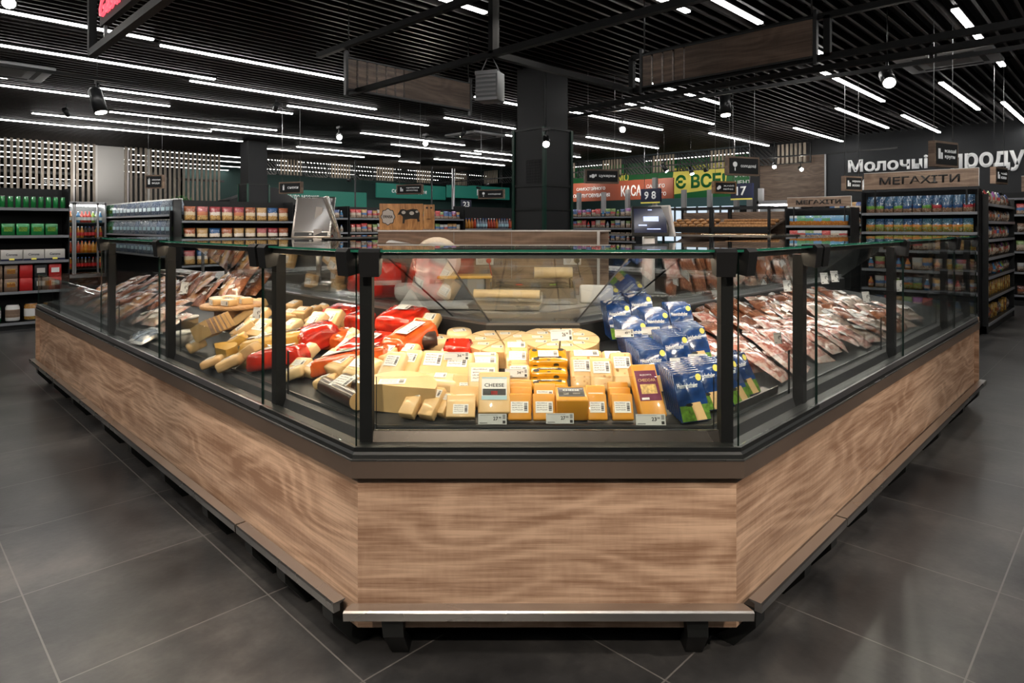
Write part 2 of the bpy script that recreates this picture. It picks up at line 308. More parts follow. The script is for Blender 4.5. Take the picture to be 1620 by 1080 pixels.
# ---------------------------------------------------------------- mesh helpers
class MB:
    """collects shapes and links them as ONE mesh object"""
    def __init__(s): s.v = []; s.f = []; s.m = []; s.sm = []; s.uv = []; s.mats = []
    def mi(s, m):
        if m not in s.mats: s.mats.append(m)
        return s.mats.index(m)
    def face(s, pts, m, smooth=False, uv=None):
        i = len(s.v); s.v += [tuple(p) for p in pts]; s.f.append(list(range(i, i+len(pts)))); s.m.append(s.mi(m)); s.sm.append(smooth); s.uv.append(uv)
    def mesh(s, verts, faces, m, smooth=False, uvs=None):
        i = len(s.v); s.v += [tuple(p) for p in verts]; k = s.mi(m)
        for j, f in enumerate(faces):
            s.f.append([i+a for a in f]); s.m.append(k); s.sm.append(smooth); s.uv.append(uvs[j] if uvs else None)
    def box(s, x0, x1, y0, y1, z0, z1, m, rot=None, org=(0, 0, 0)):
        vs = [(x0, y0, z0), (x1, y0, z0), (x1, y1, z0), (x0, y1, z0), (x0, y0, z1), (x1, y0, z1), (x1, y1, z1), (x0, y1, z1)]
        if rot is not None: vs = [tuple(rot @ Vector(p)) for p in vs]
        vs = [(p[0]+org[0], p[1]+org[1], p[2]+org[2]) for p in vs]
        s.mesh(vs, [(0, 3, 2, 1), (4, 5, 6, 7), (0, 1, 5, 4), (1, 2, 6, 5), (2, 3, 7, 6), (3, 0, 4, 7)], m)
    def prism(s, loops, m, capm=None, closed=True):
        """loops: list of equal-length point loops (stations of a sweep)"""
        n = len(loops[0])
        for a, b in zip(loops, loops[1:]):
            for i in range(n if closed else n-1):
                j = (i+1) % n; s.face([a[i], b[i], b[j], a[j]], m[i] if isinstance(m, (list, tuple)) else m)
        if capm is not False and closed:
            c = capm or (m[0] if isinstance(m, (list, tuple)) else m)
            s.face(list(reversed(loops[0])), c); s.face(loops[-1], c)
    def tube(s, p, q, r, m, n=8, cap=True, r2=None):
        p, q = Vector(p), Vector(q); d = (q-p).normalized(); a = d.orthogonal().normalized(); b = d.cross(a); r2 = r if r2 is None else r2
        vs = [p+(a*math.cos(2*PI*i/n)+b*math.sin(2*PI*i/n))*r for i in range(n)]+[q+(a*math.cos(2*PI*i/n)+b*math.sin(2*PI*i/n))*r2 for i in range(n)]
        s.mesh(vs, [(i, (i+1) % n, n+(i+1) % n, n+i) for i in range(n)], m, True)
        if cap: s.face([vs[i] for i in reversed(range(n))], m); s.face([vs[n+i] for i in range(n)], m)
    def bar(s, p, q, w, h, m, up=(0, 0, 1)):
        p, q = Vector(p), Vector(q); d = (q-p).normalized(); up = Vector(up)
        if abs(d.dot(up)) > .95: up = Vector((1, 0, 0))
        a = d.cross(up).normalized()*w/2; b = a.cross(d).normalized()*h/2
        s.prism([[p-a-b, p+a-b, p+a+b, p-a+b], [q-a-b, q+a-b, q+a+b, q-a+b]], m)
    def lathe(s, prof, m, n=16, org=(0, 0, 0), smooth=True, mats=None):
        """prof: (r, z) from bottom to top about a vertical axis"""
        for k, ((r0, z0), (r1, z1)) in enumerate(zip(prof, prof[1:])):
            mm = mats[k] if mats else m
            for i in range(n):
                a, b = 2*PI*i/n, 2*PI*(i+1)/n
                P = [(org[0]+r0*math.cos(a), org[1]+r0*math.sin(a), org[2]+z0), (org[0]+r0*math.cos(b), org[1]+r0*math.sin(b), org[2]+z0),
                     (org[0]+r1*math.cos(b), org[1]+r1*math.sin(b), org[2]+z1), (org[0]+r1*math.cos(a), org[1]+r1*math.sin(a), org[2]+z1)]
                if r0 < 1e-6: P = [P[0], P[2], P[3]]
                elif r1 < 1e-6: P = P[:3]
                s.face(P, mm, smooth)
    def poly(s, pts, z0, z1, m, top=None):
        n = len(pts); lo = [(x, y, z0) for x, y in pts]; hi = [(x, y, z1) for x, y in pts]
        s.face(list(reversed(lo)), m); s.face(hi, top or m)
        for i in range(n): j = (i+1) % n; s.face([lo[i], lo[j], hi[j], hi[i]], m)
    def join(s, me, mtx=None, m=None):
        k0 = len(s.v); s.v += [tuple((mtx @ v.co) if mtx else v.co) for v in me.vertices]
        for p in me.polygons:
            s.f.append([k0+i for i in p.vertices]); s.m.append(s.mi(m or me.materials[p.material_index].name)); s.sm.append(p.use_smooth); s.uv.append(None)
    def data(s, name, off=(0, 0, 0), merge=False):
        me = bpy.data.meshes.new(name)
        me.from_pydata([(x-off[0], y-off[1], z-off[2]) for x, y, z in s.v], [], s.f)
        for m in s.mats: me.materials.append(M[m])
        uvl = me.uv_layers.new(name='UVMap'); ud = uvl.data
        for p, mi, sm, uv in zip(me.polygons, s.m, s.sm, s.uv):
            p.material_index = mi; p.use_smooth = sm
            n = p.normal
            if uv:
                for li, c in zip(p.loop_indices, uv): ud[li].uv = c
                continue
            if abs(n.z) < .75:
                t = Vector((-n.y, n.x, 0)); t = t.normalized() if t.length > 1e-6 else Vector((1, 0, 0))
                for li, vi in zip(p.loop_indices, p.vertices): c = s.v[vi]; ud[li].uv = (c[0]*t.x+c[1]*t.y, c[2])
            else:
                for li, vi in zip(p.loop_indices, p.vertices): c = s.v[vi]; ud[li].uv = (c[0], c[1])
        if merge or any(s.sm):
            bm = bmesh.new(); bm.from_mesh(me); bmesh.ops.remove_doubles(bm, verts=bm.verts, dist=1e-5); bm.to_mesh(me); bm.free()
        me.update(); return me
    def build(s, name, parent=None, world=False, **kw):
        """world=True: the coordinates are world ones, parent is an unrotated Empty"""
        off = tuple(parent.location) if (parent is not None and world) else (0, 0, 0)
        o = bpy.data.objects.new(name, s.data(name, off)); COL.objects.link(o)
        if parent is not None: o.parent = parent
        for k, v in kw.items(): o[k] = v
        return o
def rbox(w, d, h, r, m, seg=2, taper=1.0, mtop=None, bulge=0.0):
    """rounded block, origin at the middle of its underside"""
    bm = bmesh.new(); bmesh.ops.create_cube(bm, size=1)
    for v in bm.verts:
        k = taper if v.co.z > 0 else 1
        v.co = Vector((v.co.x*w*k, v.co.y*d*k, (v.co.z+.5)*h))
    bmesh.ops.bevel(bm, geom=list(bm.edges), offset=r, segments=seg, profile=.5, affect='EDGES')
    if bulge:
        bmesh.ops.subdivide_edges(bm, edges=[e for e in bm.edges if e.calc_length() > max(w, d)*.5], cuts=2, use_grid_fill=True)
        for v in bm.verts:
            k = (1-(2*v.co.x/w)**2)*(1-(2*v.co.y/d)**2)
            if v.co.z > h*.5: v.co.z += bulge*max(0, k)
    bm.normal_update(); mb = MB(); vs = [v.co.copy() for v in bm.verts]
    mb.mesh(vs, [[v.index for v in f.verts] for f in bm.faces], m, True); bm.free(); return mb
def text_mesh(s, w=None, h=None, depth=.004, m='white_print', bold=.0, shear=0., align='L', cache={}):
    """flat-faced lettering in the XY plane, scaled to w x h, lower left corner (or centre) at the origin"""
    cu = bpy.data.curves.new('lettering', 'FONT'); cu.body = s; cu.size = 1; cu.offset = bold; cu.shear = shear; cu.resolution_u = 2
    if hasattr(cu, 'space_line'): cu.space_line = 1.0
    o = bpy.data.objects.new('tmp', cu); COL.objects.link(o)
    dg = bpy.context.evaluated_depsgraph_get(); me = bpy.data.meshes.new_from_object(o.evaluated_get(dg))
    xs = [v.co.x for v in me.vertices]; ys = [v.co.y for v in me.vertices]; x0, x1, y0, y1 = min(xs), max(xs), min(ys), max(ys)
    if w is None: w = h*(x1-x0)/(y1-y0)
    if h is None: h = w*(y1-y0)/(x1-x0)
    for v in me.vertices:
        v.co.x = (v.co.x-x0)/(x1-x0)*w - (w/2 if align == 'C' else 0); v.co.y = (v.co.y-y0)/(y1-y0)*h - (h/2 if align == 'C' else 0)
    bm = bmesh.new(); bm.from_mesh(me)
    if depth:
        g = bmesh.ops.extrude_face_region(bm, geom=list(bm.faces)); 
        for v in [e for e in g['geom'] if isinstance(e, bmesh.types.BMVert)]: v.co.z += depth
    bmesh.ops.recalc_face_normals(bm, faces=bm.faces); bm.to_mesh(me); bm.free()
    me.materials.clear(); me.materials.append(M[m])
    bpy.data.objects.remove(o); bpy.data.curves.remove(cu); me.name = 'lettering'
    return me

# ---------------------------------------------------------------- tagging
def tag(o, label, cat, group=None, kind=None):
    o['label'] = label; o['category'] = cat
    if group: o['group'] = group
    if kind: o['kind'] = kind
    return o
def thing(name, label, cat, loc=(0, 0, 0), rotz=0, group=None, tilt=0):
    o = bpy.data.objects.new(name, None); COL.objects.link(o); o.empty_display_size = .1
    o.location = loc; o.rotation_euler = (tilt, 0, rotz); return tag(o, label, cat, group)
def struct(o):
    o['kind'] = 'structure'; return o
def obj(name, me, parent=None, loc=(0, 0, 0), rot=(0, 0, 0), **kw):
    o = bpy.data.objects.new(name, me); COL.objects.link(o); o.location = loc; o.rotation_euler = rot
    if parent is not None: o.parent = parent
    for k, v in kw.items(): o[k] = v
    return o
_ones = 'first second third fourth fifth sixth seventh eighth ninth tenth eleventh twelfth thirteenth fourteenth fifteenth sixteenth seventeenth eighteenth nineteenth'.split()
_tens = {2: ('twenty', 'twentieth'), 3: ('thirty', 'thirtieth'), 4: ('forty', 'fortieth'), 5: ('fifty', 'fiftieth'), 6: ('sixty', 'sixtieth'), 7: ('seventy', 'seventieth'), 8: ('eighty', 'eightieth'), 9: ('ninety', 'ninetieth')}
def nth(i):             # i counts from 0
    n = i+1
    if n < 20: return _ones[n-1]
    t, o = divmod(n, 10); return _tens[t][1] if o == 0 else _tens[t][0]+'-'+_ones[o-1]

# ================================================================ the room
UW, VW, ZC = 16.5, 18.6, 3.68       # far right wall, far left wall, ceiling
b = MB(); b.box(-7, 24, -6, 46, -.05, 0, 'floor_tiles'); struct(b.build('floor'))
b = MB(); b.box(-7, UW+.2, -6, VW+.1, ZC, ZC+.05, 'ceiling_paint')
v = -3.0
while v < VW-.4:
    b.box(-3, UW-.9, v, v+.028, 3.485, 3.565, 'baffle'); v += .135
for u in (-1.5, 2.6, 6.4, 10.2, 14.0): b.box(u, u+.04, -3, VW-.3, 3.57, 3.60, 'black_matt')
struct(b.build('ceiling'))
b = MB(); b.box(UW, UW+.15, 7.3, 18.6, 3.60, ZC, 'wall_dark'); b.box(UW, UW+.15, -6, 7.3, 0, ZC, 'wall_paint'); struct(b.build('wall_right'))
b = MB(); b.box(-7, UW+.15, VW, VW+.12, 3.60, ZC, 'wall_dark'); struct(b.build('wall_left'))
b = MB(); b.box(-7, 24, -6.1, -6, 0, ZC, 'wall_paint'); b.box(-7.1, -7, -6, 46, 0, 3.8, 'wall_paint'); struct(b.build('wall_back'))
# mall passage beyond the checkouts and beyond the slatted screen
b = MB(); b.box(-7, 8.0, 46, 46.1, 0, 3.8, 'mall_wall'); b.box(8.0, 24, 24.4, 24.5, 0, 3.8, 'mall_teal_wall'); b.box(23.9, 24, 7, 24.4, 0, 3.8, 'mall_teal_wall'); b.box(8, 8.1, 24.4, 46, 0, 3.8, 'mall_wall'); struct(b.build('wall_mall'))
b = MB(); b.box(-7, 24, VW+.1, 46, 3.75, 3.8, 'black_matt'); b.box(UW+.15, 24, 7, VW+.1, 3.75, 3.8, 'black_matt'); struct(b.build('ceiling_mall'))
# wood panelling and dark fascia on the right wall
v0, z0 = pix_u(1207, 318, UW); v1, z1 = pix_u(1305, 248, UW)
b = MB(); b.box(UW-.04, UW, 5.42, 7.0, 1.0, 3.22, 'oak_board'); struct(b.build('trim_wood_panelling'))
b = MB(); b.box(UW-.06, UW-.02, 5.38, 5.42, 1.0, 3.24, 'alu'); struct(b.build('trim_panel_edge'))

# ---- ceiling light strips
LEDZ = 3.45
LEDS = [((-40, 10), (242, 64)), ((256, 72), (548, 128)), ((-60, 62), (338, 127)), ((303, 128), (592, 174)), ((160, 140), (461, 181)),
 ((-60, 114), (11, 125)), ((-40, 130), (267, 169)), ((455, 168), (677, 199)), ((175, 177), (436, 207)), ((52, 179), (332, 209)),
 ((-30, 187), (158, 204)), ((138, 200), (380, 225)), ((334, 205), (540, 226)), ((413, 235), (577, 249)), ((472, 232), (630, 248)),
 ((570, 211), (736, 230)), ((618, 229), (762, 244)), ((703, 187), (815, 204)), ((762, 209), (850, 221)), ((752, 239), (830, 248)),
 ((725, 247), (840, 257)), ((685, 252), (800, 262)), ((633, 255), (662, 258)), ((690, -4), (767, 22)), ((755, 153), (835, 171)),
 ((1035, -4), (1089, 20)), ((1125, -2), (1204, 38)), ((1004, 126), (1148, 167)), ((989, 163), (1127, 197)), ((903, 177), (1047, 206)),
 ((928, 217), (1041, 235)), ((880, 223), (997, 240)), ((870, 244), (920, 249)), ((1123, 211), (1215, 231)), ((1255, 203), (1334, 224)),
 ((1323, 172), (1405, 203)), ((1293, 112), (1399, 161)), ((1427, 183), (1487, 210)), ((1486, 132), (1550, 174)), ((1507, 17), (1589, 105)),
 ((1582, 163), (1640, 207)), ((1262, 66), (1308, 92))]
led_runs = []
for (p, q) in LEDS:
    (u0, v0), (u1, v1) = pix_z(p[0], p[1], LEDZ), pix_z(q[0], q[1], LEDZ)
    led_runs.append((min(u0, u1), max(u0, u1), (v0+v1)/2, True))
# more of the same strips overhead and behind, out of the frame
for (u0, v0) in [(-1.6, .2), (1.6, .2), (4.8, .2), (-2.4, 1.35), (-1.2, 2.4), (-2.6, 3.6), (-1.4, 4.7), (-2.7, 6.2), (-1.8, 7.8), (-2.6, 9.6), (-2.6, -1.2), (.6, -1.2), (3.9, -1.2), (-1.2, -2.4), (2.4, -2.4), (7.4, -1.2), (8.6, -2.4)]:
    led_runs.append((u0, u0+2.6, v0, False))
led_cols = sorted(range(len(led_runs)), key=lambda i: (round(led_runs[i][2], 1), led_runs[i][0]))
for rank, i in enumerate(led_cols):
    u0, u1, v, vis = led_runs[i]
    t = thing('ceiling_light', 'slim white light strip between dark ceiling slats, %s counted from the dairy side' % nth(rank), 'light', ((u0+u1)/2, v, LEDZ), 0, 'light strips in the slatted ceiling')
    h = (u1-u0)/2
    f = MB(); f.box(-h-.02, h+.02, -.036, .036, .014, .05, 'black'); f.build('housing', t)
    d = MB(); d.box(-h, h, -.026, .026, 0, .014, 'led'); d.build('diffuser', t)
# strips placed in the passage to stand for glass reflections of the ceiling strips
k = 0
for v in (19.4, 20.9, 22.6, 24.2, 27.5, 30.5, 34.0, 39.0):
    for u in (-3.2, 1.2, 5.6, 10.0, 14.4):
        if v > 24 and u > 6: continue
        t = thing('ceiling_light', 'stand-in light strip for a reflection behind the slatted screen, %s from the cash desks' % nth(k), 'light', (u+2, v, 3.55), 0, 'stand-in light strips for reflections'); k += 1
        f = MB(); f.box(-2.1, 2.1, -.05, .05, .015, .05, 'black'); f.build('housing', t)
        d = MB(); d.box(-2.05, 2.05, -.035, .035, 0, .015, 'led_reflection'); d.build('diffuser', t)
for u in (17.8, 19.4, 21.2, 22.8):  # these too stand for reflections in the glass under the frieze
    for v in (9.5, 14.5):
        t = thing('ceiling_light', 'stand-in light strip for a reflection beyond the cash desks, %s of its row' % nth(k-34), 'light', (u, v, 3.55), PI/2, 'stand-in light strips for reflections'); k += 1
        f = MB(); f.box(-1.8, 1.8, -.05, .05, .015, .05, 'black'); f.build('housing', t)
        d = MB(); d.box(-1.75, 1.75, -.035, .035, 0, .015, 'led_reflection'); d.build('diffuser', t)

# ---- slatted wooden screen along the left wall and the slatted frieze
t = thing('slatted_screen', 'tall screen of pale vertical wood slats behind the beer and water shelves', 'screen', (1.0, VW, 0))
b = MB(); u = -.2
while u < 7.2:
    if not (4.15 < u < 4.75): b.box(u, u+.055, VW-.06, VW-.02, .4, 3.52, 'slat_wood')
    u += .118
b.build('slats', t, True)
b = MB(); b.box(-.3, 7.3, VW-.02, VW+.02, 2.72, 2.78, 'black'); b.box(-.3, 7.3, VW-.02, VW+.02, 3.50, 3.56, 'black'); b.box(-.3, 7.3, VW-.02, VW+.02, .35, .4, 'black'); b.build('rail', t, True)
for u in (1.7, 2.98, 3.62, 4.1, 4.8, 5.3):
    b = MB(); b.box(u, u+.05, VW-.05, VW-.01, .4, 3.5, 'laminate_edge'); b.build('post', t, True)
b = MB(); b.box(4.15, 4.75, VW-.03, VW-.01, .4, 3.5, 'off_white'); b.build('board', t, True)
def frieze_panel(run, a0, a1, kind, i):
    """run 'v': on the left wall, spans u a0..a1; run 'u': on the right wall, spans v a0..a1"""
    t = thing('frieze_panel', ('pale upright slat panel, %s of the frieze along the %s' if kind == 0 else 'black diagonal slat panel, %s of the frieze along the %s') % (nth(i), 'shop fronts' if run == 'v' else 'cash desks'), 'slat panel',
              ((a0+a1)/2, VW-.12, 3.02) if run == 'v' else (UW-.12, (a0+a1)/2, 3.02), 0 if run == 'v' else -PI/2, 'frieze panels under the ceiling')
    h = (a1-a0)/2; f = MB()
    f.box(-h, h, -.03, .0, .0, .03, 'black'); f.box(-h, h, -.03, 0, .49, .52, 'black'); f.box(-h, -h+.03, -.03, 0, 0, .52, 'black'); f.box(h-.03, h, -.03, 0, 0, .52, 'black'); f.build('frame', t)
    s = MB(); n = int((2*h-.08)/.105)
    if kind == 0:
        for j in range(n): x = -h+.06+j*.105; s.box(x, x+.055, -.05, -.02, .02, .5, 'slat_wood')
        s.build('slats', t)
    else:
        x = -h-.45
        while x < h-.03:
            p = [(x, .5), (x+.5, 0)]
            x0, z0, x1, z1 = x, .5, x+.5, 0.0
            if x0 < -h+.03: z0 -= (-h+.03-x0); x0 = -h+.03
            if x1 > h-.03: z1 += (x1-(h-.03)); x1 = h-.03
            if x1 > x0+.02: s.bar((x0, -.03, z0), (x1, -.03, z1), .02, .04, 'black')
            x += .11
        s.build('slats', t)
a = 8.0; i = 0
while a < UW-.3:
    frieze_panel('v', a, a+.82, (i+1) % 2, i); a += .86; i += 1
a = 5.7; i = 0
while a < VW-.4:
    frieze_panel('u', a, a+.86, (i) % 2, i); a += .90; i += 1

# ---- columns
def column(u, v, hw, label, coll):
    t = thing('column', label, 'column', (u, v, 0), 0); t['kind'] = 'thing'
    b = MB(); b.box(-hw+.03, hw-.03, -hw+.03, hw-.03, 0, ZC, 'column_grey'); b.build('shaft', t)
    b = MB(); b.box(-hw, hw, -hw, hw, 0, coll, 'column_grey'); b.build('cladding', t)
    b = MB()
    for sx, sy in ((-1, -1), (1, -1), (-1, 1)): b.box(sx*hw-.02, sx*hw+.02, sy*hw-.02, sy*hw+.02, 0, coll+.02, 'green_trim')
    for z in (1.66, 1.96, coll): b.box(-hw-.012, hw, -hw-.012, -hw+.01, z, z+.03, 'black_steel'); b.box(-hw-.012, -hw+.01, -hw-.012, hw, z, z+.03, 'black_steel')
    b.build('corner_frame', t)
    b = MB()
    for j in range(9):
        b.box(-hw-.006, -hw-.002, -hw+.06, -hw+.3, 2.0+j*.035, 2.004+j*.035, 'dark_grey'); b.box(-hw-.006, -hw-.002, -hw+.06+j*.03, -hw+.063+j*.03, 2.0, 2.3, 'dark_grey')
    b.build('mesh_grille', t)
    return t
cu, cv = c2w(.52, 8.3)
column(cu, cv, .262, 'thick black square column rising behind the cheese counter', 2.68)
cu, cv = c2w(-6.0, 15.4)
column(cu, cv, .26, 'slim dark grey column behind the water and crisps shelves', 2.45)

# ================================================================ the display counter
UL, VR = 1.1756, .9634
def st(s, d):
    k, a = s
    if k == 'L': return (UL+d, a)
    if k == 'FL': return (UL+d, 1.865+.4142*d)
    if k == 'FR': return (2.0772+.4142*d, VR+d)
    return (a, VR+d)
FL, FR = ('FL', 0), ('FR', 0)
def sweep(mb, prof, stations, m, capm=None):
    mb.prism([[(*st(s, d), z) for d, z in prof] for s in stations], m, capm)
def rect(d0, d1, z0, z1): return [(d0, z0), (d1, z0), (d1, z1), (d0, z1)]
def deck_z(d): return .75+.145*(d-.12)
def shift_st(s, da):        # move an end station along its run
    return (s[0], s[1]+da)
def counter(name, label, sts, low=False, joints=(), end=None):
    s0 = sts[0]; root = thing(name, label, 'display counter', (*st(sts[len(sts)//2-1 if len(sts) > 2 else 0], .5), 0), 0, 'display counter units of the island')
    P = lambda mb, n, **k: mb.build(n, root, True, **k)
    runs = list(zip(sts, sts[1:]))
    for (a, c) in runs:
        b = MB(); sweep(b, rect(0, .02, .11, .624), (a, c), 'oak'); P(b, 'wood_panel')
    b = MB(); sweep(b, [(-.033, .624), (.0, .624), (.0, .676), (-.033, .682)], sts, 'steel_bronze'); P(b, 'trim_band')
    b = MB(); sweep(b, rect(.02, 1.24, .13, .66), sts, 'black_matt'); P(b, 'body')
    b = MB(); sweep(b, [(-.030, .682), (-.026, .700), (-.020, .708), (-.020, .7225), (.035, .7225), (.05, .69), (.04, .66), (0, .66)], sts, 'black_steel'); P(b, 'ledge')
    b = MB(); sweep(b, [(-.0295, .6820), (-.0355, .6820), (-.0355, .6870), (-.0295, .6870)], sts, 'steel'); P(b, 'chrome_line')
    if len(sts) == 2:
        b = MB(); sweep(b, [(-.020, .7085), (-.026, .7005), (-.0285, .7015), (-.021, .7235), (-.012, .7235)], sts, 'alu'); P(b, 'sill_strip')
    # deck
    b = MB(); sweep(b, [(.05, .68), (.07, .742), (.12, .745), (.12, .75), (.98, .872), (.98, .82), (.12, .68)], sts, 'dark_grey'); P(b, 'product_deck')
    b = MB(); sweep(b, [(.112, .748), (.118, .748), (.118, .756), (.112, .756)], sts, 'alu'); 
    P(b, 'price_rail')
    b = MB(); sweep(b, rect(.98, 1.0, .82, .975), sts, 'black_matt'); P(b, 'rear_wall')
    zt = 1.005 if low else 1.372
    cuts = [sts[0]]+[]
    segs = []
    for (a, c) in runs:
        js = sorted([j for j in joints if j[0] == (a[0] if a[0] in 'LR' else c[0])], key=lambda j: -j[1] if j[0] == 'L' else j[1]) if not (a[0][0] == 'F' and c[0][0] == 'F') else []
        pts = [a]+js+[c]; segs += list(zip(pts, pts[1:]))
    for (a, c) in segs:
        g = .004; aa, cc = a, c
        if a[0] == 'L': aa = ('L', a[1]-g)
        if a[0] == 'R': aa = ('R', a[1]+g)
        if c[0] == 'L': cc = ('L', c[1]+g)
        if c[0] == 'R': cc = ('R', c[1]-g)
        b = MB(); sweep(b, rect(-.012, -.004, .7235, zt), (aa, cc), ['glass', 'glass', 'glass_edge', 'glass'], 'glass_edge_dark'); P(b, 'glass_pane')
        b = MB(); sweep(b, rect(.100, .105, .745, .93), (aa, cc), ['glass', 'glass', 'glass', 'glass'], 'black'); P(b, 'low_glass_guard')
    if not low:
        b = MB(); sweep(b, rect(-.022, .60, 1.374, 1.382), sts, ['glass', 'glass', 'glass', 'glass_edge'], 'glass_edge'); P(b, 'glass_top')
        for (a, c) in runs:
            b = MB(); sweep(b, [(1.03, .985), (.585, 1.335), (.578, 1.33), (1.022, .98)], (a, c), ['glass_rear']*4, 'alu'); P(b, 'rear_glass')
        b = MB(); sweep(b, rect(.545, .60, 1.336, 1.352), sts, 'steel'); P(b, 'light_housing')
        b = MB(); sweep(b, rect(.552, .592, 1.330, 1.336), sts, 'case_light' if name.endswith('corner') or 'cheese' in label else 'case_light_neutral'); P(b, 'light_bar')
        b = MB(); sweep(b, rect(.0, .04, 1.360, 1.372), sts, 'steel'); sweep(b, rect(-.003, .0, 1.352, 1.372), sts, 'steel'); P(b, 'front_rail')
        b = MB(); sweep(b, rect(.006, .026, 1.355, 1.360), sts, 'case_light' if 'cheese' in label else 'case_light_neutral'); P(b, 'front_light_bar')
        b = MB(); sweep(b, rect(.985, 1.05, .955, .985), sts, 'alu'); P(b, 'rear_rail')
    # worktop behind the glass, staff side
    b = MB(); sweep(b, rect(1.045, 1.26, .965, 1.0), sts, 'steel'); sweep(b, rect(1.24, 1.25, 0, .965), sts, 'grey'); P(b, 'worktop')
    def post_at(s):
        x, y = st(s, .05); b = MB(); r = Matrix.Rotation(-PI/4 if s[0][0] == 'F' else 0, 3, 'Z')
        b.box(-.021, .021, -.021, .021, .66, zt-.03, 'post_black', r, (x, y, 0)); P(b, 'post')
    def bracket(s, da):
        if s[0] == 'FLc': x, y = st(FL, 0); x += .045/R2; y -= .045/R2; ang = -PI/4
        elif s[0] == 'FRc': x, y = st(FR, 0); x -= .045/R2; y += .045/R2; ang = -PI/4
        elif s[0] == 'L': x, y = UL, s[1]+da; ang = -PI/2
        else: x, y = s[1]+da, VR; ang = 0
        r = Matrix.Rotation(ang, 3, 'Z'); b = MB(); h = .035
        lo = [(-h*.92, -.030, 1.292), (h*.92, -.030, 1.292), (h*.92, .014, 1.300), (-h*.92, .014, 1.300)]; hi = [(-h, -.040, 1.374), (h, -.040, 1.374), (h, .03, 1.374), (-h, .03, 1.374)]
        tp = [(-h, -.030, 1.386), (h, -.030, 1.386), (h, .02, 1.386), (-h, .02, 1.386)]
        L = [[tuple(r @ Vector(p)+Vector((x, y, 0))) for p in q] for q in (lo, hi, tp)]
        b.prism(L, 'post_black'); P(b, 'bracket')
    for s in sts:
        if s[0][0] == 'F': post_at(s)
    if not low:
        for j in joints: post_at(j); bracket(j, -.01)
    for k, s in enumerate(sts):
        if s[0][0] == 'F' or low: continue
        inward = -.045 if (s[0] == 'L') == (k == 0) else .045
        bracket(s, inward)
        if (s[0] == 'L' and k == 0 and len(sts) > 2) or (s[0] == 'L' and k == 0) or (s[0] == 'R' and k == len(sts)-1): post_at(shift_st(s, inward*.5))
    if len(sts) > 2:
        for s, sd in ((('FLc', 0), 0), (('FRc', 0), 0)): bracket(s, 0)
        bracket(('L', 1.865), .045); bracket(('R', 2.0772), .045)
        b = MB(); sweep(b, [(.035, .70), (.055, .754), (.059, .754), (.04, .70)], (FL, FR), 'lip_steel'); sweep(b, [(.055, .752), (.059, .752), (.059, .757), (.055, .757)], (FL, FR), 'steel'); P(b, 'steel_lip')
    if end is not None:
        b = MB(); e = end
        b.prism([[(*st(e, d), z) for d, z in [(-.004, .7235), (1.0, .7235), (1.0, .99), (.585, zt), (-.004, zt)]], [(*st(shift_st(e, -.008), d), z) for d, z in [(-.004, .7235), (1.0, .7235), (1.0, .99), (.585, zt), (-.004, zt)]]], 'glass', 'glass'); P(b, 'end_glass')
        b = MB(); b.prism([[(*st(e, d), z) for d, z in rect(-.03, 1.24, .11, .72)], [(*st(shift_st(e, -.02), d), z) for d, z in rect(-.03, 1.24, .11, .72)]], 'oak'); P(b, 'end_panel')
    return root
LJ = [('L', 3.88)]
cc = counter('display_counter_corner', 'wood-fronted glass cheese counter at the angled corner of the island', [('L', 2.57), FL, FR, ('R', 2.80)])
cc.name = 'display_counter'
counter('display_counter', 'glass counter bay with the yellow cheese loaf and wooden stand, beside the cheese corner', [('L', 5.12), ('L', 2.57)], joints=[('L', 3.88)])
counter('display_counter', 'low open-topped counter unit at the far end towards the beer shelves', [('L', 7.396), ('L', 5.12)], low=True, end=('L', 7.396))
counter('display_counter', 'glass counter bay full of pink and brown meat packs', [('R', 2.80), ('R', 5.577)], joints=[('R', 4.17)])
counter('display_counter', 'short end unit of the glass counter facing the pouch rack', [('R', 5.577), ('R', 6.436)], end=('R', 6.436))

# ---- bumper rails with their slanting feet, one rail per stretch
def rail(sts, label, feet):
    root = thing('bumper_rail', label, 'bumper rail', (*st(sts[0], -.05), 0), 0, 'bumper rails round the foot of the counter')
    b = MB(); sweep(b, [(-.074, .176), (-.050, .176), (-.050, .199), (-.030, .206), (-.030, .209), (-.072, .209), (-.076, .203)], sts, 'steel'); b.build('rail', root, True)
    for f in feet:
        b = MB()
        if f[0] == 'C': x, y = c2w(f[1], 2.15); dx, dy = c2w(0, 1); ax, ay = c2w(1, 0)
        elif f[0] == 'L': x, y = UL, f[1]; dx, dy = 1, 0; ax, ay = 0, -1
        else: x, y = f[1], VR; dx, dy = 0, 1; ax, ay = 1, 0
        def q(d, s, z): return (x+dx*d+ax*s, y+dy*d+ay*s, z)
        h = .04
        b.prism([[q(-.05, -h, .176), q(-.05, h*.8, .176), q(-.006, h*.8, .176), q(-.006, -h, .176)], [q(-.045, -h*.85, .106), q(-.045, h*.85, .106), q(-.004, h*.85, .106), q(-.004, -h*.85, .106)], [q(.04, -h*.45, 0), q(.04, h, 0), q(.12, h, 0), q(.12, -h*.45, 0)]], 'black_steel')
        b.build('foot', root, True)
rail([FL, FR], 'brushed steel bumper rail along the short angled front', [('C', -.36), ('C', .645)])
e = .012
rail([('L', 2.68), ('L', 1.895)], 'steel bumper rail on the brown cheese side, next to the angled front', [('L', 1.98), ('L', 2.33), ('L', 2.62)])
rail([('L', 5.43), ('L', 2.68+e)], 'long steel bumper rail below the wooden-stand bay', [('L', 3.1), ('L', 3.7), ('L', 4.3), ('L', 4.9)])
rail([('L', 7.42), ('L', 5.43+e)], 'steel bumper rail at the beer end of the counter', [('L', 5.8), ('L', 6.5), ('L', 7.2)])
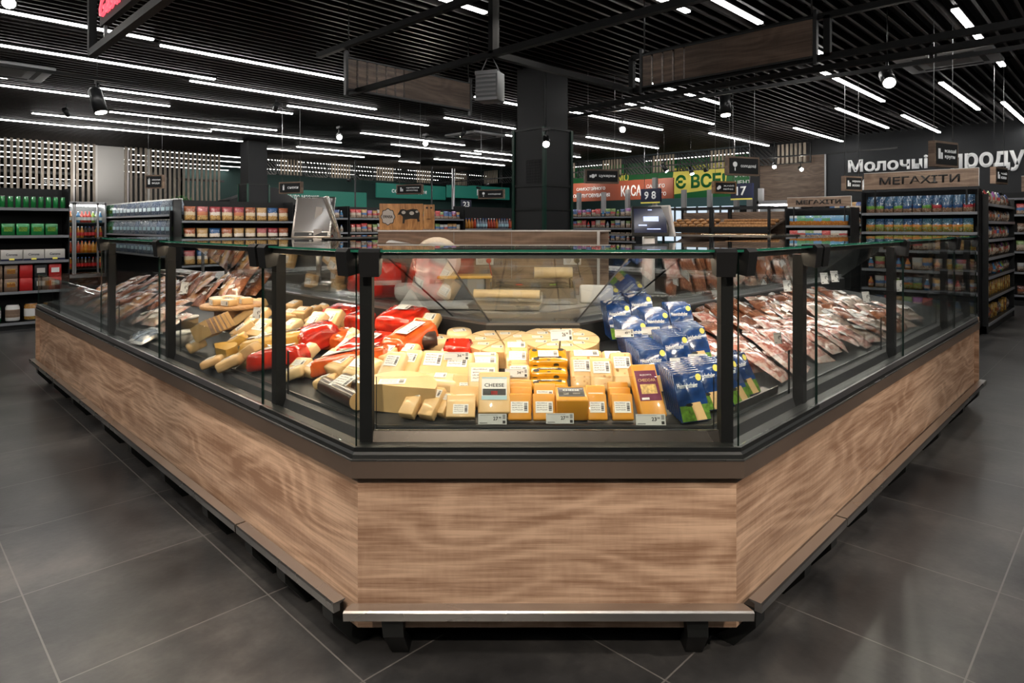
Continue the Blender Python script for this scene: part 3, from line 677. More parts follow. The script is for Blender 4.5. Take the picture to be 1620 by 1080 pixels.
rail([('R', 2.105), ('R', 2.97)], 'steel bumper rail on the meat side, next to the angled front', [('R', 2.16), ('R', 2.6), ('R', 2.9)])
rail([('R', 2.97+e), ('R', 6.46)], 'long steel bumper rail along the meat packs side', [('R', 3.4), ('R', 4.1), ('R', 4.9), ('R', 5.7), ('R', 6.3)])

# ---- far side of the island, closing the ring
def back_unit(lbl, x0, x1, y0, y1, zt):
    t = thing('service_counter', lbl, 'counter', ((x0+x1)/2, (y0+y1)/2, 0), 0)
    hx, hy = (x1-x0)/2, (y1-y0)/2
    b = MB(); b.box(-hx, hx, -hy, hy, .1, .95, 'oak_board'); b.build('body', t)
    b = MB(); b.box(-hx, hx, -hy, hy, .95, .98, 'steel'); b.build('worktop', t)
    b = MB()
    for sx in (-1, 1):
        for sy in (-1, 1): b.box(sx*(hx-.02)-.012, sx*(hx-.02)+.012, sy*(hy-.02)-.012, sy*(hy-.02)+.012, .98, zt, 'alu')
    b.build('uprights', t)
    b = MB(); b.box(-hx, hx, -hy, hy, zt, zt+.008, 'glass'); b.build('glass_top', t)
    b = MB()
    for sy in (-1, 1): b.box(-hx, hx, sy*hy-.012, sy*hy+.012, zt-.02, zt, 'steel')
    for sx in (-1, 1): b.box(sx*hx-.012, sx*hx+.012, -hy, hy, zt-.02, zt, 'steel')
    b.build('top_rail', t)
    b = MB(); b.box(-hx+.05, hx-.05, -hy+.05, hy-.05, 1.17, 1.178, 'glass'); b.build('glass_shelf', t)
    return t
back_unit('far service counter with steel rails behind the price monitor', 5.75, 6.42, 2.35, 5.15, 1.38)
back_unit('far service counter with steel rails behind the double scales', 2.5, 5.6, 6.35, 7.0, 1.34)

# ---- staff worktop, wooden partition and what stands there
def cam_thing(name, label, cat, X, Y, z, group=None, rz=0):
    return thing(name, label, cat, (*c2w(X, Y), z), -PI/4+rz, group)
t = cam_thing('worktop', 'grey staff worktop between the cheese case and the wooden partition', 'worktop', 0, 3.85, 0)
WP = [(.07, -.405), (.24, -.405), (.79, .145), (.79, .44), (-.52, .44), (-.52, .185)]
b = MB(); b.poly(WP, .97, 1.0, 'mid_grey'); b.build('top', t)
b = MB(); b.poly([(x*.97+.004, y*.97+.005) for x, y in WP], .1, .97, 'grey'); b.build('cabinet', t)
t = cam_thing('partition', 'low wooden partition with white edging and two sockets, behind the cheese case', 'partition', -.06, 4.36, 0)
b = MB(); b.box(-.78, .70, -.05, .05, .3, 1.425, 'oak_dark'); b.box(.715, .785, .0, .05, .3, 1.425, 'sign_wood'); b.build('panel', t)
b = MB(); b.box(-.785, .79, -.055, .055, 1.425, 1.435, 'laminate_edge'); b.box(.698, .716, -.056, .055, .3, 1.43, 'laminate_edge'); b.build('white_edging', t)
b = MB()
for x in (-.27, .12): b.box(x, x+.003, -.0515, -.05, 1.0, 1.42, 'mid_grey')
b.box(-.78, .70, -.0515, -.05, 1.19, 1.193, 'mid_grey'); b.build('panel_joints', t)
for x, nm in ((-.12, 0), (.47, 1)):
    t = cam_thing('wall_socket', 'white double wall socket on the wooden partition, %s' % ('on the side of the red cable' if nm == 0 else 'with a black plug'), 'socket', x, 4.303, 1.2)
    b = rbox(.118, .012, .066, .004, 'white'); b.build('plate', t)
    b = MB()
    for xx in (-.028, .028): b.tube((xx, -.0065, .033), (xx, -.009, .033), .021, 'off_white', 16)
    b.build('outlet', t)
    b = MB(); b.tube((.028, -.009, .033), (.028, -.045, .03), .017, 'red_paint' if nm == 0 else 'black', 12); b.tube((.028, -.04, .03), (.05, -.04, -.08), .004, 'red_paint' if nm == 0 else 'black', 6); b.build('plug', t)
# wooden shop sign with a cow on the partition
t = cam_thing('wooden_sign', 'honey-coloured board sign with a cow picture, standing on the partition', 'sign', -.66, 4.36, 1.435, rz=.10)
b = rbox(.295, .02, .18, .003, 'pine_sign'); o = b.build('board', t); o.location = (-.03, 0, 0)
b = rbox(.075, .02, .168, .003, 'pine_sign'); o = b.build('side_board', t); o.location = (.158, -.004, .006)
def badge(cx, cz, r, parent, txt):
    b = MB(); n = 48
    pts = [(cx+r*.85*(1+.07*math.cos(8*a))*math.cos(a), cz+r*(1+.07*math.cos(8*a))*math.sin(a)) for a in [2*PI*i/n for i in range(n)]]
    b.face([(x, -.0115, z) for x, z in pts], 'ink'); b.face([((x-cx)*.9+cx, -.0125, (z-cz)*.9+cz) for x, z in pts], 'off_white')
    o = b.build('badge', parent); m = text_mesh(txt, r*1.2, r*.36, .001, 'ink', .01, align='C'); obj('lettering', m, o, (cx, -.013, cz), (PI/2, 0, 0))
badge(-.12, .09, .055, t, 'ERNSA'); badge(.158, .075, .026, t, 'EMA')
b = MB()
cow = [(-.045, .10), (-.03, .125), (-.01, .128), (.01, .12), (.05, .13), (.085, .125), (.10, .10), (.095, .06), (.10, .045), (.085, .04), (.08, .06), (.04, .062), (.0, .055), (-.005, .03), (-.018, .03), (-.015, .075), (-.03, .09), (-.05, .088)]
b.face([(x-.005, -.0115, z+.015) for x, z in cow], 'cow_black')
for px, pz, r in ((-.01, .105, .014), (.045, .1, .016), (.08, .11, .01)): b.face([(px-.005+r*math.cos(a), -.0125, pz+.015+r*.8*math.sin(a)) for a in [2*PI*i/12 for i in range(12)]], 'off_white')
b.build('cow_picture', t)
b = MB()
for x in (.143, .172): b.tube((x, -.014, .152), (x, -.018, .152), .007, 'ink', 12)
b.build('eyelets', t)
# the two back-to-back customer scales displays
t = cam_thing('price_scale', 'steel weighing scale with two tilted back-to-back displays above the cheese counter', 'scale', -1.33, 4.62, 1.0)
b = MB(); b.tube((0, 0, 0), (0, 0, .40), .02, 'steel', 12); b.box(-.03, .03, -.03, .03, .34, .44, 'alu'); b.build('pole', t)
b = rbox(.2, .2, .06, .01, 'steel'); b.build('weighing_plate', t)
def display(parent, cx, lean, rz, back):
    r = Euler((0, 0, rz)).to_matrix() @ Euler((lean, 0, 0)).to_matrix()
    b = MB(); B = []
    e = bpy.data.objects.new('display', None)
    f = rbox(.30, .022, .315, .008, 'steel'); o = f.build('display', parent); o.location = cx; o.rotation_euler = (lean, 0, rz)
    g = MB(); g.box(-.132, .132, -.0135, -.011, .048, .30, 'grey_screen' if not back else 'black'); g.build('screen', o)
    g = MB(); g.box(-.125, .125, -.0125, -.011, .012, .040, 'black'); g.box(-.012, .006, -.0145, -.0125, .02, .032, 'white'); g.build('lower_bezel', o)
display(t, (-.05, -.02, .375), -.30, -.12, False)
display(t, (.13, .03, .375), -.30, PI*.62, True)
b = MB(); b.bar((-.02, 0, .40), (.0, .03, .60), .02, .05, 'off_white'); b.bar((.06, .03, .40), (.02, .03, .58), .02, .05, 'off_white'); b.tube((.03, .05, .47), (.05, .03, .47), .018, 'black', 12); b.build('bracket_arm', t)
# the other scale with a lit screen
t = cam_thing('price_monitor', 'black price monitor with a lit blue screen on a white pole', 'scale', .885, 3.87, 1.0)
b = rbox(.07, .05, .40, .01, 'white'); b.build('pole', t)
b = rbox(.2, .2, .06, .01, 'steel'); b.build('weighing_plate', t)
f = rbox(.22, .02, .185, .006, 'black'); o = f.build('monitor', t); o.location = (.0, -.05, .40); o.rotation_euler = (-.22, 0, -.05)
g = MB(); g.box(-.096, .096, -.0115, -.010, .02, .168, 'screen'); g.build('screen', o)
g = MB(); g.box(-.04, .05, -.0125, -.0115, .09, .12, 'screen_text'); g.box(-.07, -.02, -.0125, -.0115, .062, .07, 'screen_text'); g.box(-.02, .06, -.0125, -.0115, .04, .046, 'screen_text'); g.box(-.012, .012, -.0125, -.0115, .158, .163, 'screen_text'); g.build('screen_display', o)
f = rbox(.21, .02, .19, .006, 'white'); o = f.build('rear_display', t); o.location = (.10, .03, .40); o.rotation_euler = (-.22, 0, 2.0)
# white slicer, paper roll, wrapping machine, board
t = cam_thing('meat_slicer', 'white rounded slicing machine on the staff worktop below the wooden sign', 'slicer', -.50, 3.98, 1.004, rz=.2)
b = rbox(.34, .22, .10, .03, 'white'); b.build('base', t)
b = MB(); b.tube((.09, -.02, .24), (.09, .02, .24), .15, 'steel', 28); b.tube((.09, -.03, .24), (.09, -.02, .24), .12, 'white', 28); b.build('blade_guard', t)
b = rbox(.26, .10, .07, .02, 'white', taper=.7); o = b.build('carriage', t); o.location = (-.13, -.02, .29); o.rotation_euler = (0, .18, 0)
b = MB(); b.box(-.04, .04, -.06, .06, .08, .3, 'white'); b.build('upright', t)
t = cam_thing('wrapping_machine', 'steel hand wrapping machine with a film roll, before the partition', 'wrapping machine', .18, 3.95, 1.004)
b = MB(); b.box(-.26, .26, -.2, .2, 0, .03, 'steel'); b.box(-.24, .24, -.19, -.15, .03, .09, 'steel_dark'); b.box(-.24, .24, .1, .14, .03, .12, 'steel_dark'); b.build('base', t)
b = MB(); 
for x in (-.25, .25): b.prism([[(x-.004, -.2, .02), (x-.004, .2, .02), (x-.004, .14, .14), (x-.004, -.1, .12)], [(x+.004, -.2, .02), (x+.004, .2, .02), (x+.004, .14, .14), (x+.004, -.1, .12)]], 'steel')
b.build('side_plate', t)
b = MB(); b.box(-.22, .22, -.14, .06, .095, .105, 'black'); b.box(-.1, -.06, -.15, -.13, .106, .112, 'red_paint'); b.box(.1, .14, -.15, -.13, .106, .112, 'meadow'); b.build('hot_plate', t)
b = MB(); b.tube((.02, .08, .165), (.26, .08, .165), .035, 'cream_cheese', 18); b.tube((.261, .08, .165), (.265, .08, .165), .015, 'ink', 12); b.build('film_roll', t)
t = cam_thing('wrapping_machine', 'second steel wrapping machine with pale film, nearer the cheese case', 'wrapping machine', .02, 3.62, 1.004, rz=-.15)
b = MB(); b.box(-.2, .2, -.14, .14, 0, .025, 'steel'); b.box(-.2, .2, .08, .12, .025, .08, 'steel'); b.build('base', t)
b = MB(); b.tube((-.19, .03, .07), (.19, .03, .07), .025, 'cream_cheese', 16); b.build('film_roll', t)
t = cam_thing('chopping_board', 'large white chopping board lying before the slicer', 'chopping board', -.36, 3.62, 1.005, rz=.12)
b = rbox(.44, .26, .02, .005, 'white'); b.build('board', t)
t = cam_thing('chopping_board', 'pale yellow chopping board lying across a crate beside the wrapping machine', 'chopping board', -.24, 4.05, 1.135, rz=.05)
b = rbox(.34, .2, .018, .005, 'yellow_cheese'); b.build('board', t)
t = cam_thing('crate', 'low grey crate under the yellow chopping board', 'crate', -.24, 4.05, 1.004)
b = MB(); b.box(-.13, .13, -.09, .09, 0, .008, 'grey'); b.box(-.13, .13, -.09, -.082, 0, .13, 'grey'); b.box(-.13, .13, .082, .09, 0, .13, 'grey'); b.box(-.13, -.122, -.09, .09, 0, .13, 'grey'); b.box(.122, .13, -.09, .09, 0, .13, 'grey'); b.build('crate_body', t)
t = cam_thing('red_reflection', 'red striped block standing for reflected meat by the partition end', 'reflection stand-in', -.76, 4.12, 1.005, rz=.3)  # red block standing in for meat reflected in the glass
b = rbox(.2, .1, .22, .008, 'red_paint'); b.build('pack', t); b = MB(); b.box(-.101, .101, -.052, -.05, .08, .11, 'white'); b.build('pale_band', t)
t = cam_thing('plastic_tray', 'upright white plastic tray at the meat side of the worktop', 'tray', .56, 3.82, 1.0, rz=-.2)
b = rbox(.2, .04, .11, .015, 'white'); b.build('tray', t)

# ================================================================ things hung from the ceiling
def tube_thing(name, label, cat, segs, w=.045, m='frame_black', group=None):
    p0 = segs[0][0]; t = thing(name, label, cat, p0, 0, group)
    for p, q in segs:
        b = MB(); b.bar(p, q, w, w, m); b.build('tube', t, True)
    return t
ZB, ZT = 2.70, 3.0
t = tube_thing('ceiling_frame', 'black square-tube frame hanging over the cheese counter', 'hanging frame',
    [((3.2, 5.25, ZB), (3.2, -1.5, ZB)), ((3.2, 3.3, ZB), (4.98, 3.3, ZB)), ((3.2, 3.3, ZB), (3.2, 3.3, ZC)), ((2.9, 5.25, ZT), (2.9, .5, ZT)),
     ((4.98, 3.3, ZB), (4.98, -1.0, ZB)), ((4.98, 3.3, ZB), (4.98, 3.3, ZT)), ((5.33, 4.3, ZB), (5.33, .4, ZB)), ((3.2, 5.2, ZB), (3.2, 5.2, ZT)), ((3.27, 3.35, ZB), (3.27, 3.35, ZC)), ((4.98, 1.62, ZB), (4.98, 1.62, ZT)), ((4.98, -.6, ZT), (4.98, 3.3, ZT))])
def wood_board(label, p, q, z0, z1, nslat, slat_from):
    """long hanging board between plan points p and q, part of it upright pale slats"""
    dx, dy = q[0]-p[0], q[1]-p[1]; Ln = math.hypot(dx, dy); rz = math.atan2(dy, dx)
    t = thing('hanging_board', label, 'hanging board', (p[0], p[1], z0), rz, 'wood boards hanging over the counter'); h = z1-z0
    s = .105*nslat
    b = MB(); b.box(s+.005, Ln-.01, -.015, .015, .015, h-.015, 'oak_board'); b.build('board', t)
    for i in range(nslat):
        b = MB(); b.box(.01+i*.105, .01+i*.105+.085, -.012, .012, .015, h-.015, 'grey_oak'); b.build('slat', t)
    b = MB(); b.box(0, Ln, -.02, .02, 0, .015, 'black'); b.box(0, Ln, -.02, .02, h-.015, h, 'black'); b.box(-.02, .005, -.02, .02, -.05, h+.05, 'black'); b.box(Ln-.005, Ln+.02, -.02, .02, -.05, h+.05, 'black'); b.build('frame', t)
    b = MB()
    for x in (.02, Ln-.02): b.tube((x, 0, h), (x, 0, ZC-z0), .006, 'black', 6)
    b.build('hanger', t)
wood_board('hanging wood board with six pale slats, left of the heater over the counter', (3.1, 5.1), (4.6, 5.1), ZB, ZT, 6, 0)
wood_board('hanging wood board with pale slats near the column, over the meat side', (4.95, 3.17), (4.95, 1.70), ZB, ZT, 4, 0)
# neon sign
t = thing('neon_sign', 'dark hanging sign with red neon script in a black frame', 'neon sign', (1.157, 5.32, 2.7), -PI/2)
b = MB(); b.bar((0, 0, 0), (2.2, 0, 0), .05, .05, 'frame_black'); b.bar((0, 0, 0), (0, 0, .97), .05, .05, 'frame_black'); b.bar((2.2, 0, 0), (2.2, 0, .97), .05, .05, 'frame_black'); b.build('frame', t)
b = MB(); b.box(.30, 2.0, -.02, .02, .12, .56, 'black_matt'); b.build('board', t)
for x in (.36, 1.9):
    b = MB(); b.bar((x, 0, 0), (x, 0, .13), .02, .02, 'alu'); b.build('spacer', t)
obj('lettering', text_mesh('Gastronomy', 1.25, .17, .012, 'neon_red', .012, .25), t, (.33, -.022, .125), (PI/2, 0, 0))
# heater
hx, hy = c2w(-.09, 4.62)
t = thing('air_heater', 'small grey fan heater hanging on two chains above the counter', 'heater', (hx, hy, 2.36), -PI/4-.35)
b = rbox(.17, .16, .21, .008, 'grey'); b.build('casing', t)
b = MB()
for i in range(5): b.box(-.075, .075, -.084, -.080, .035+i*.032, .05+i*.032, 'alu')
b.build('louvres', t)
b = MB(); b.box(-.086, .086, -.083, -.079, .185, .212, 'alu'); b.box(-.086, .086, -.083, -.079, 0, .02, 'alu'); b.build('front_trim', t)
for sx in (-1, 1):
    b = MB(); b.tube((sx*.075, 0, .21), (sx*.01, 0, .34), .005, 'alu', 6); b.build('chain', t)
# air-conditioning cassettes
def cassette(px, py, label, sc=.42, rz=0):
    x, y = pix_z(px, py, 3.41); t = thing('ceiling_cassette', label, 'air conditioner', (x, y, 3.41), rz, 'ceiling air conditioners')
    b = rbox(.95*sc/.42, .95*sc/.42, .05, .02, 'ac_white'); b.build('panel', t)
    b = MB(); s = sc
    b.box(-s*.5, s*.5, -s*.5, s*.5, -.004, .0, 'mid_grey'); b.build('grille', t)
    for a in range(4):
        r = Matrix.Rotation(a*PI/2, 3, 'Z'); b = MB(); b.box(-s*.7, s*.7, s*.72, s*.85, -.004, 0, 'dark_grey', r); b.build('outlet', t)
cassette(5, 113, 'white ceiling air conditioner above the slatted screen side')
cassette(752, 216, 'white ceiling air conditioner between light strips near the column')
cassette(1500, 97, 'white ceiling air conditioner above the dairy side')
# lighting tracks and spot lamps
tube_thing('lighting_track', 'long black lighting track above the meat side', 'track', [((6.66, 6.2, 2.92), (6.66, -1.5, 2.92))], .035, 'black')
tube_thing('lighting_track', 'black lighting track towards the slatted screen', 'track', [((.2, 7.3, 2.92), (2.0, 7.3, 2.92))], .03, 'black')
tube_thing('lighting_track', 'black lighting track before the wood-panelled wall', 'track', [((13.6, 17.0, 2.92), (13.6, 3.2, 2.92))], .03, 'black')
def spot(px, py, z, label, aim, watt=0, s=1.0, cone=60, col=(1, .9, .78), up=.25):
    x, y = pix_z(px, py, z); d = (Vector(aim)-Vector((x, y, z))).normalized()
    t = thing('spot_lamp', label, 'spot lamp', (x, y, z), 0, 'track spot lamps')
    b = MB(); q = Vector((0, 0, 0)); b.tube(q-d*.17*s, q, .046*s, 'black', 18, cap=True); b.tube(q-d*.17*s, q-d*.19*s, .046*s, 'black', 18, r2=.03*s); b.build('body', t)
    b = MB(); b.tube(q+d*.0005, q+d*.004, .038*s, 'lamp', 18); b.build('lens', t)
    b = MB(); m = -d*.1*s; b.tube(m, m+Vector((0, 0, .12*s)), .01*s, 'black', 8); b.box(-.02, .02, -.05, .05, .0, .035, 'black', None, tuple(m+Vector((0, 0, .12*s)))); b.tube(m+Vector((0, 0, .12)), m+Vector((0, 0, max(.13, ZC-z-m.z-.1))), .004, 'black', 6); b.build('mount', t)
    if watt:
        l = spot_light((x+d.x*.02, y+d.y*.02, z+d.z*.02), (x+d.x, y+d.y, z+d.z), watt, cone, col)
    return t
spot(160, 178, 2.72, 'black spot lamp hanging under the track above the cheese side', (2.4, 7.5, 0.0), 60, 1.5)
spot(14, 5, 2.95, 'bright round spot lamp at the top corner beside the light strip', (1.0, 2.2, 0), 60)
spot(537, 217, 2.80, 'bright spot lamp left of the dazzling one', (1.6, 2.0, 1.0), 40)
spot(673, 227, 2.78, 'dazzling star-bright spot lamp between the light strips', (1.0, 1.2, 1.2), 60)
spot(985, 205, 2.82, 'round spot lamp to the column\'s dairy side', (1.9, .7, 1.1), 40)
spot(1148, 182, 2.75, 'black cone spot lamp on the track under the wood board', (6.7, 3.1, 0), 60, 1.4)
spot(1407, 131, 2.78, 'black spot lamp on the long track by the air conditioner', (3.3, .2, .4), 60, 1.3)
spot(1225, 264, 2.78, 'small spot lamp before the wood panelling, of the pair the one nearer the column', (11.0, 4.5, 1.0), 20)
spot(1268, 268, 2.74, 'small spot lamp before the wood panelling, of the pair the one nearer the dairy sign', (9.9, 2.5, 1.0), 20)
spot(1055, 271, 2.60, 'small spot lamp in front of the yellow lettering', (12, 6, 1.2), 10)
spot(1095, 275, 2.58, 'small spot lamp above the bread stand', (12, 6, 1.2), 10)
spot(864, 228, 2.43, 'black spot lamp fixed to the square column', (3.9, 3.4, 1.0), 25, up=.1)
for k, (x, y, ax, ay) in enumerate([(13.6, 7.0, 16.4, 7.5), (13.6, 9.4, 16.4, 9.6), (13.6, 11.8, 16.4, 12), (13.6, 14.2, 16.4, 14.4), (9.5, 15.6, 9.5, 18.5), (12.0, 15.6, 12, 18.5), (14.4, 15.6, 14.4, 18.5)]):  # row of lamps added to brighten the frieze panels
    t = thing('spot_lamp', 'small added wall-washing spot lamp under the slatted frieze, %s in the row' % nth(k), 'spot lamp', (x, y, 2.75), 0, 'track spot lamps')
    d = (Vector((ax, ay, 3.25))-Vector((x, y, 2.75))).normalized(); b = MB(); b.tube(-d*.15, (0, 0, 0), .04, 'black', 12); b.tube(-d*.08, -d*.08+Vector((0, 0, .17)), .008, 'black', 6); b.build('body', t)
    b = MB(); b.tube(d*.0005, d*.004, .034, 'lamp', 12); b.build('lens', t)
    spot_light(tuple(Vector((x, y, 2.75))+d*.02), (ax, ay, 3.2), 70, 95, (1, .9, .76))
for k, (x, y, ax, ay, az, wt, nm) in enumerate([(3.6, 3.2, 2.9, 3.0, 1.0, 70, 'aimed at the staff worktop'), (-.6, 9.2, 1.6, 11.2, 1.2, 130, 'aimed at the beer shelf'), (2.4, 12.6, 4.0, 14.6, 1.5, 130, 'aimed at the water packs'), (4.6, 9.7, 5.0, 12.2, 1.5, 130, 'aimed at the crisps'), (8.6, 9.8, 8.6, 12.2, 1.5, 130, 'aimed at the sweets'), (8.2, 1.6, 10.5, 2.2, 1.6, 120, 'aimed at the sauce pouches'), (9.2, 4.4, 11.5, 4.2, 1.6, 90, 'aimed at the crumb-coated food'), (11.4, .1, 12.0, 1.46, 1.0, 90, 'aimed at the aisle side shelves')]):  # lamps added to brighten the shelf goods and the staff worktop
    t = thing('spot_lamp', 'added spot lamp high above the aisles, %s' % nm, 'spot lamp', (x, y, 3.3), 0, 'track spot lamps')
    d = (Vector((ax, ay, az))-Vector((x, y, 3.3))).normalized(); b = MB(); b.tube(-d*.15, (0, 0, 0), .04, 'black', 12); b.tube(-d*.08, -d*.08+Vector((0, 0, .2)), .008, 'black', 6); b.build('body', t)
    b = MB(); b.tube(d*.0005, d*.004, .034, 'lamp', 12); b.build('lens', t)
    spot_light(tuple(Vector((x, y, 3.3))+d*.02), (ax, ay, az), wt, 75, (1, .93, .84))
# unseen spots added over the customers' aisle to brighten counter front and floor
for (x, y, z, ax, ay, az, wt, cn) in [(-.9, -.3, 3.1, 1.55, 1.40, .38, 330, 46), (-2.2, 2.4, 3.1, 1.0, 3.4, .3, 215, 60), (-1.6, 6.0, 3.1, 1.5, 6.0, .6, 150, 70), (2.4, -2.0, 3.1, 3.1, .9, .4, 330, 54), (5.4, -2.2, 3.1, 5.0, .9, .3, 170, 60), (.0, 3.6, 3.12, .75, 2.75, 0, 210, 40)]:
    t = thing('spot_lamp', 'black spot lamp over the customers\' aisle, aimed at the counter front, %s' % {-.9: 'at the corner', -2.2: 'cheese side', -1.6: 'beer end', 2.4: 'meat side', 5.4: 'pouch end', .0: 'aimed at the floor'}[x], 'spot lamp', (x, y, z), 0, 'track spot lamps')
    d = (Vector((ax, ay, az))-Vector((x, y, z))).normalized(); b = MB(); b.tube(-d*.17, (0, 0, 0), .046, 'black', 12); b.build('body', t)
    b = MB(); b.tube(d*.0005, d*.004, .038, 'lamp', 12); b.build('lens', t)
    spot_light(tuple(Vector((x, y, z))+d*.02), (ax, ay, az), wt, cn, (1, .84, .70))

# ================================================================ department signs
def sign(name_, label, loc, rz, w, h, text, side=True, fs=.3, icon='box', line2=None, tone='sign_wood'):
    t = thing('hanging_sign', label, 'hanging sign', loc, rz, 'black department signs on wires')
    b = MB(); b.box(-w/2, w/2, -.03, .03, -h/2, h/2, tone); b.build('frame', t)
    b = MB(); b.box(-w/2+.022, w/2-.022, -.034, -.03, -h/2+.022, h/2-.022, 'black_matt'); b.build('face', t)
    ix = -w/2+.22*w
    b = MB()
    if icon == 'sweet': b.tube((ix, -.034, 0), (ix, -.037, 0), h*.14, 'white_print', 16); b.box(ix-h*.26, ix-h*.16, -.037, -.034, -h*.1, h*.06, 'white_print'); b.box(ix+h*.16, ix+h*.26, -.037, -.034, -h*.02, h*.14, 'white_print')
    elif icon == 'cup': b.box(ix-h*.08, ix+h*.08, -.037, -.034, -h*.2, h*.12, 'white_print'); b.box(ix-h*.1, ix+h*.1, -.037, -.034, h*.14, h*.18, 'white_print'); b.box(ix, ix+.008, -.037, -.034, h*.18, h*.28, 'white_print')
    elif icon == 'lolly': b.tube((ix, -.034, h*.08), (ix, -.037, h*.08), h*.14, 'white_print', 16); b.box(ix-.006, ix+.006, -.037, -.034, -h*.26, -.02, 'white_print')
    elif icon == 'loaf': b.tube((ix, -.034, 0), (ix, -.037, 0), h*.15, 'white_print', 12); b.tube((ix-.02, -.034, -.015), (ix-.02, -.037, -.015), h*.12, 'white_print', 12)
    else: b.box(ix-h*.16, ix-h*.02, -.037, -.034, -h*.2, h*.2, 'white_print'); b.box(ix+h*.02, ix+h*.14, -.037, -.034, -h*.2, h*.05, 'white_print')
    b.build('icon', t)
    tw = w*.48
    if line2:
        obj('lettering', text_mesh(text, tw, h*.15, .002, 'white_print', .01), t, (-w/2+.40*w, -.0345, h*.06), (PI/2, 0, 0))
        obj('lettering', text_mesh(line2, tw*.9, h*.15, .002, 'white_print', .01), t, (-w/2+.40*w, -.0345, -h*.2), (PI/2, 0, 0))
    else: obj('lettering', text_mesh(text, tw, h*.2, .002, 'white_print', .01), t, (-w/2+.40*w, -.0345, -h*.1), (PI/2, 0, 0))
    for sx in (-1, 1):
        b = MB(); b.tube((sx*w*.4, 0, h/2), (sx*w*.4, 0, ZC-loc[2]), .003, 'alu', 5); b.build('wire', t)
    return t
def sign_px(label, x0, y0, x1, y1, Y, rz, text, **k):
    """box in the photo and distance ahead give place and size of a sign whose face is turned by rz"""
    s = Y/F; X = ((x0+x1)/2-CX)*s; z = CAMH-((y0+y1)/2-CY)*s; th = rz+PI/4
    a = ((x0+x1)/2-CX)/F; fw = abs(math.cos(th)-a*math.sin(th))
    return sign('', label, (*c2w(X, Y), z), rz, (x1-x0)*s/max(.25, fw), (y1-y0)*s*.93, text, **k)
sign_px('small black sign over the crisps shelf reading снеки', 443, 287, 478, 307, 10.5, -PI/4-.35, 'снеки', icon='cup')
sign_px('black sign with two lines before the slatted screen', 232, 276, 259, 299, 11.5, -PI/4-.2, 'мінеральна', line2='вода', icon='cup')
sign_px('black sign reading цукерки шоколад above the wooden cow sign', 628, 291, 669, 308, 10.5, -PI/4-.3, 'цукерки', line2='шоколад')
sign_px('black sign reading солодощі just beside the column', 757, 299, 798, 315, 11.5, -PI/4-.35, 'солодощі', icon='lolly')
sign_px('black sign reading цукерки before the green banner', 925, 267, 978, 291, 8.5, -PI/4+.25, 'цукерки', icon='sweet')
sign_px('black sign reading солодощі before the wood panelling', 1149, 247, 1199, 279, 8.0, -PI/4+.35, 'солодощі', icon='lolly')
sign_px('warm-toned sign reading хліб випічка above the bread stand', 1128, 286, 1163, 307, 8.5, -PI/4+.3, 'хліб', line2='випічка', icon='loaf', tone='oak_plate')  # frame takes the oranger plate wood
sign_px('black sign turned edge-on before the dairy lettering, largest of the three there', 1474, 223, 1511, 266, 6.3, -PI/4+.5, 'каші', line2='крупи')
sign_px('small sign with two lines under the dairy lettering', 1334, 278, 1361, 303, 8.8, -PI/4+.45, 'вершки', line2='молоко')
sign_px('small sign turned edge-on above the second wooden header', 1571, 264, 1590, 292, 8.0, -PI/4+.6, 'чай', line2='кава')

# ================================================================ letters, banners and shop fronts
def letters(name, label, text, loc, rz, wd, ht, m, bold=.02, shear=0, depth=.02):
    me = text_mesh(text, wd, ht, depth, m, bold, shear); o = obj(name, me, None, loc, (PI/2, 0, rz)); return tag(o, label, 'lettering')
def on_u(text, x0, x1, ytop, ybot, U, name, label, m='white', bold=.02, shear=0):
    v0, zb = pix_u(x0, ybot, U); v1, _ = pix_u(x1, ybot, U); _, zt = pix_u(x0, ytop, U)
    return letters(name, label, text, (U, v0, zb), -PI/2, v0-v1, zt-zb, m, bold, shear)
on_u('Молочні', 1342, 1468, 253, 273, UW-.03, 'wall_lettering', 'long white left-hand word of the big dairy lettering on the black wall', 'white_print', .03)
on_u('проду', 1504, 1622, 244, 275, UW-.03, 'wall_lettering', 'big white word running out of the picture edge on the black wall', 'white_print', .03)
on_u('Milk', 1352, 1392, 282, 301, UW-.03, 'wall_lettering', 'slanted white word Milk below the big letters', 'white_print', .02, .35)
def board_u(name, label, cat, x0, x1, yt, yb, U, m, th=.05):
    v0, zb = pix_u(x0, yb, U); v1, _ = pix_u(x1, yb, U); _, zt = pix_u(x0, yt, U)
    t = thing(name, label, cat, (U, v0, zb), -PI/2)
    b = MB(); b.box(0, v0-v1, 0, th, 0, zt-zb, m); b.build('board', t); return t, v0-v1, zt-zb
t, W_, H_ = board_u('banner', 'long green banner with yellow and white lettering above the cash desks', 'banner', 885, 1203, 268, 320, UW+.45, 'green_banner')
obj('lettering', text_mesh('ЄМО', W_*.085, H_*.22, .01, 'yellow_print', .02), t, (W_*.32, -.01, H_*.52), (PI/2, 0, 0))
b = MB(); b.prism([[(W_*.62, -.002, H_*.10), (W_*.86, -.002, H_*.22), (W_*.87, -.002, H_*.86), (W_*.63, -.002, H_*.78)], [(W_*.62, -.006, H_*.10), (W_*.86, -.006, H_*.22), (W_*.87, -.006, H_*.86), (W_*.63, -.006, H_*.78)]], 'yellow_print'); b.build('yellow_patch', t)
obj('lettering', text_mesh('Є ВСЕ!', W_*.22, H_*.36, .01, 'green_banner', .035), t, (W_*.64, -.012, H_*.24), (PI/2, 0, 0))
obj('lettering', text_mesh('В КОНЦЕНТР', W_*.2, H_*.12, .01, 'green_banner', .01), t, (W_*.645, -.012, H_*.68), (PI/2, 0, 0))
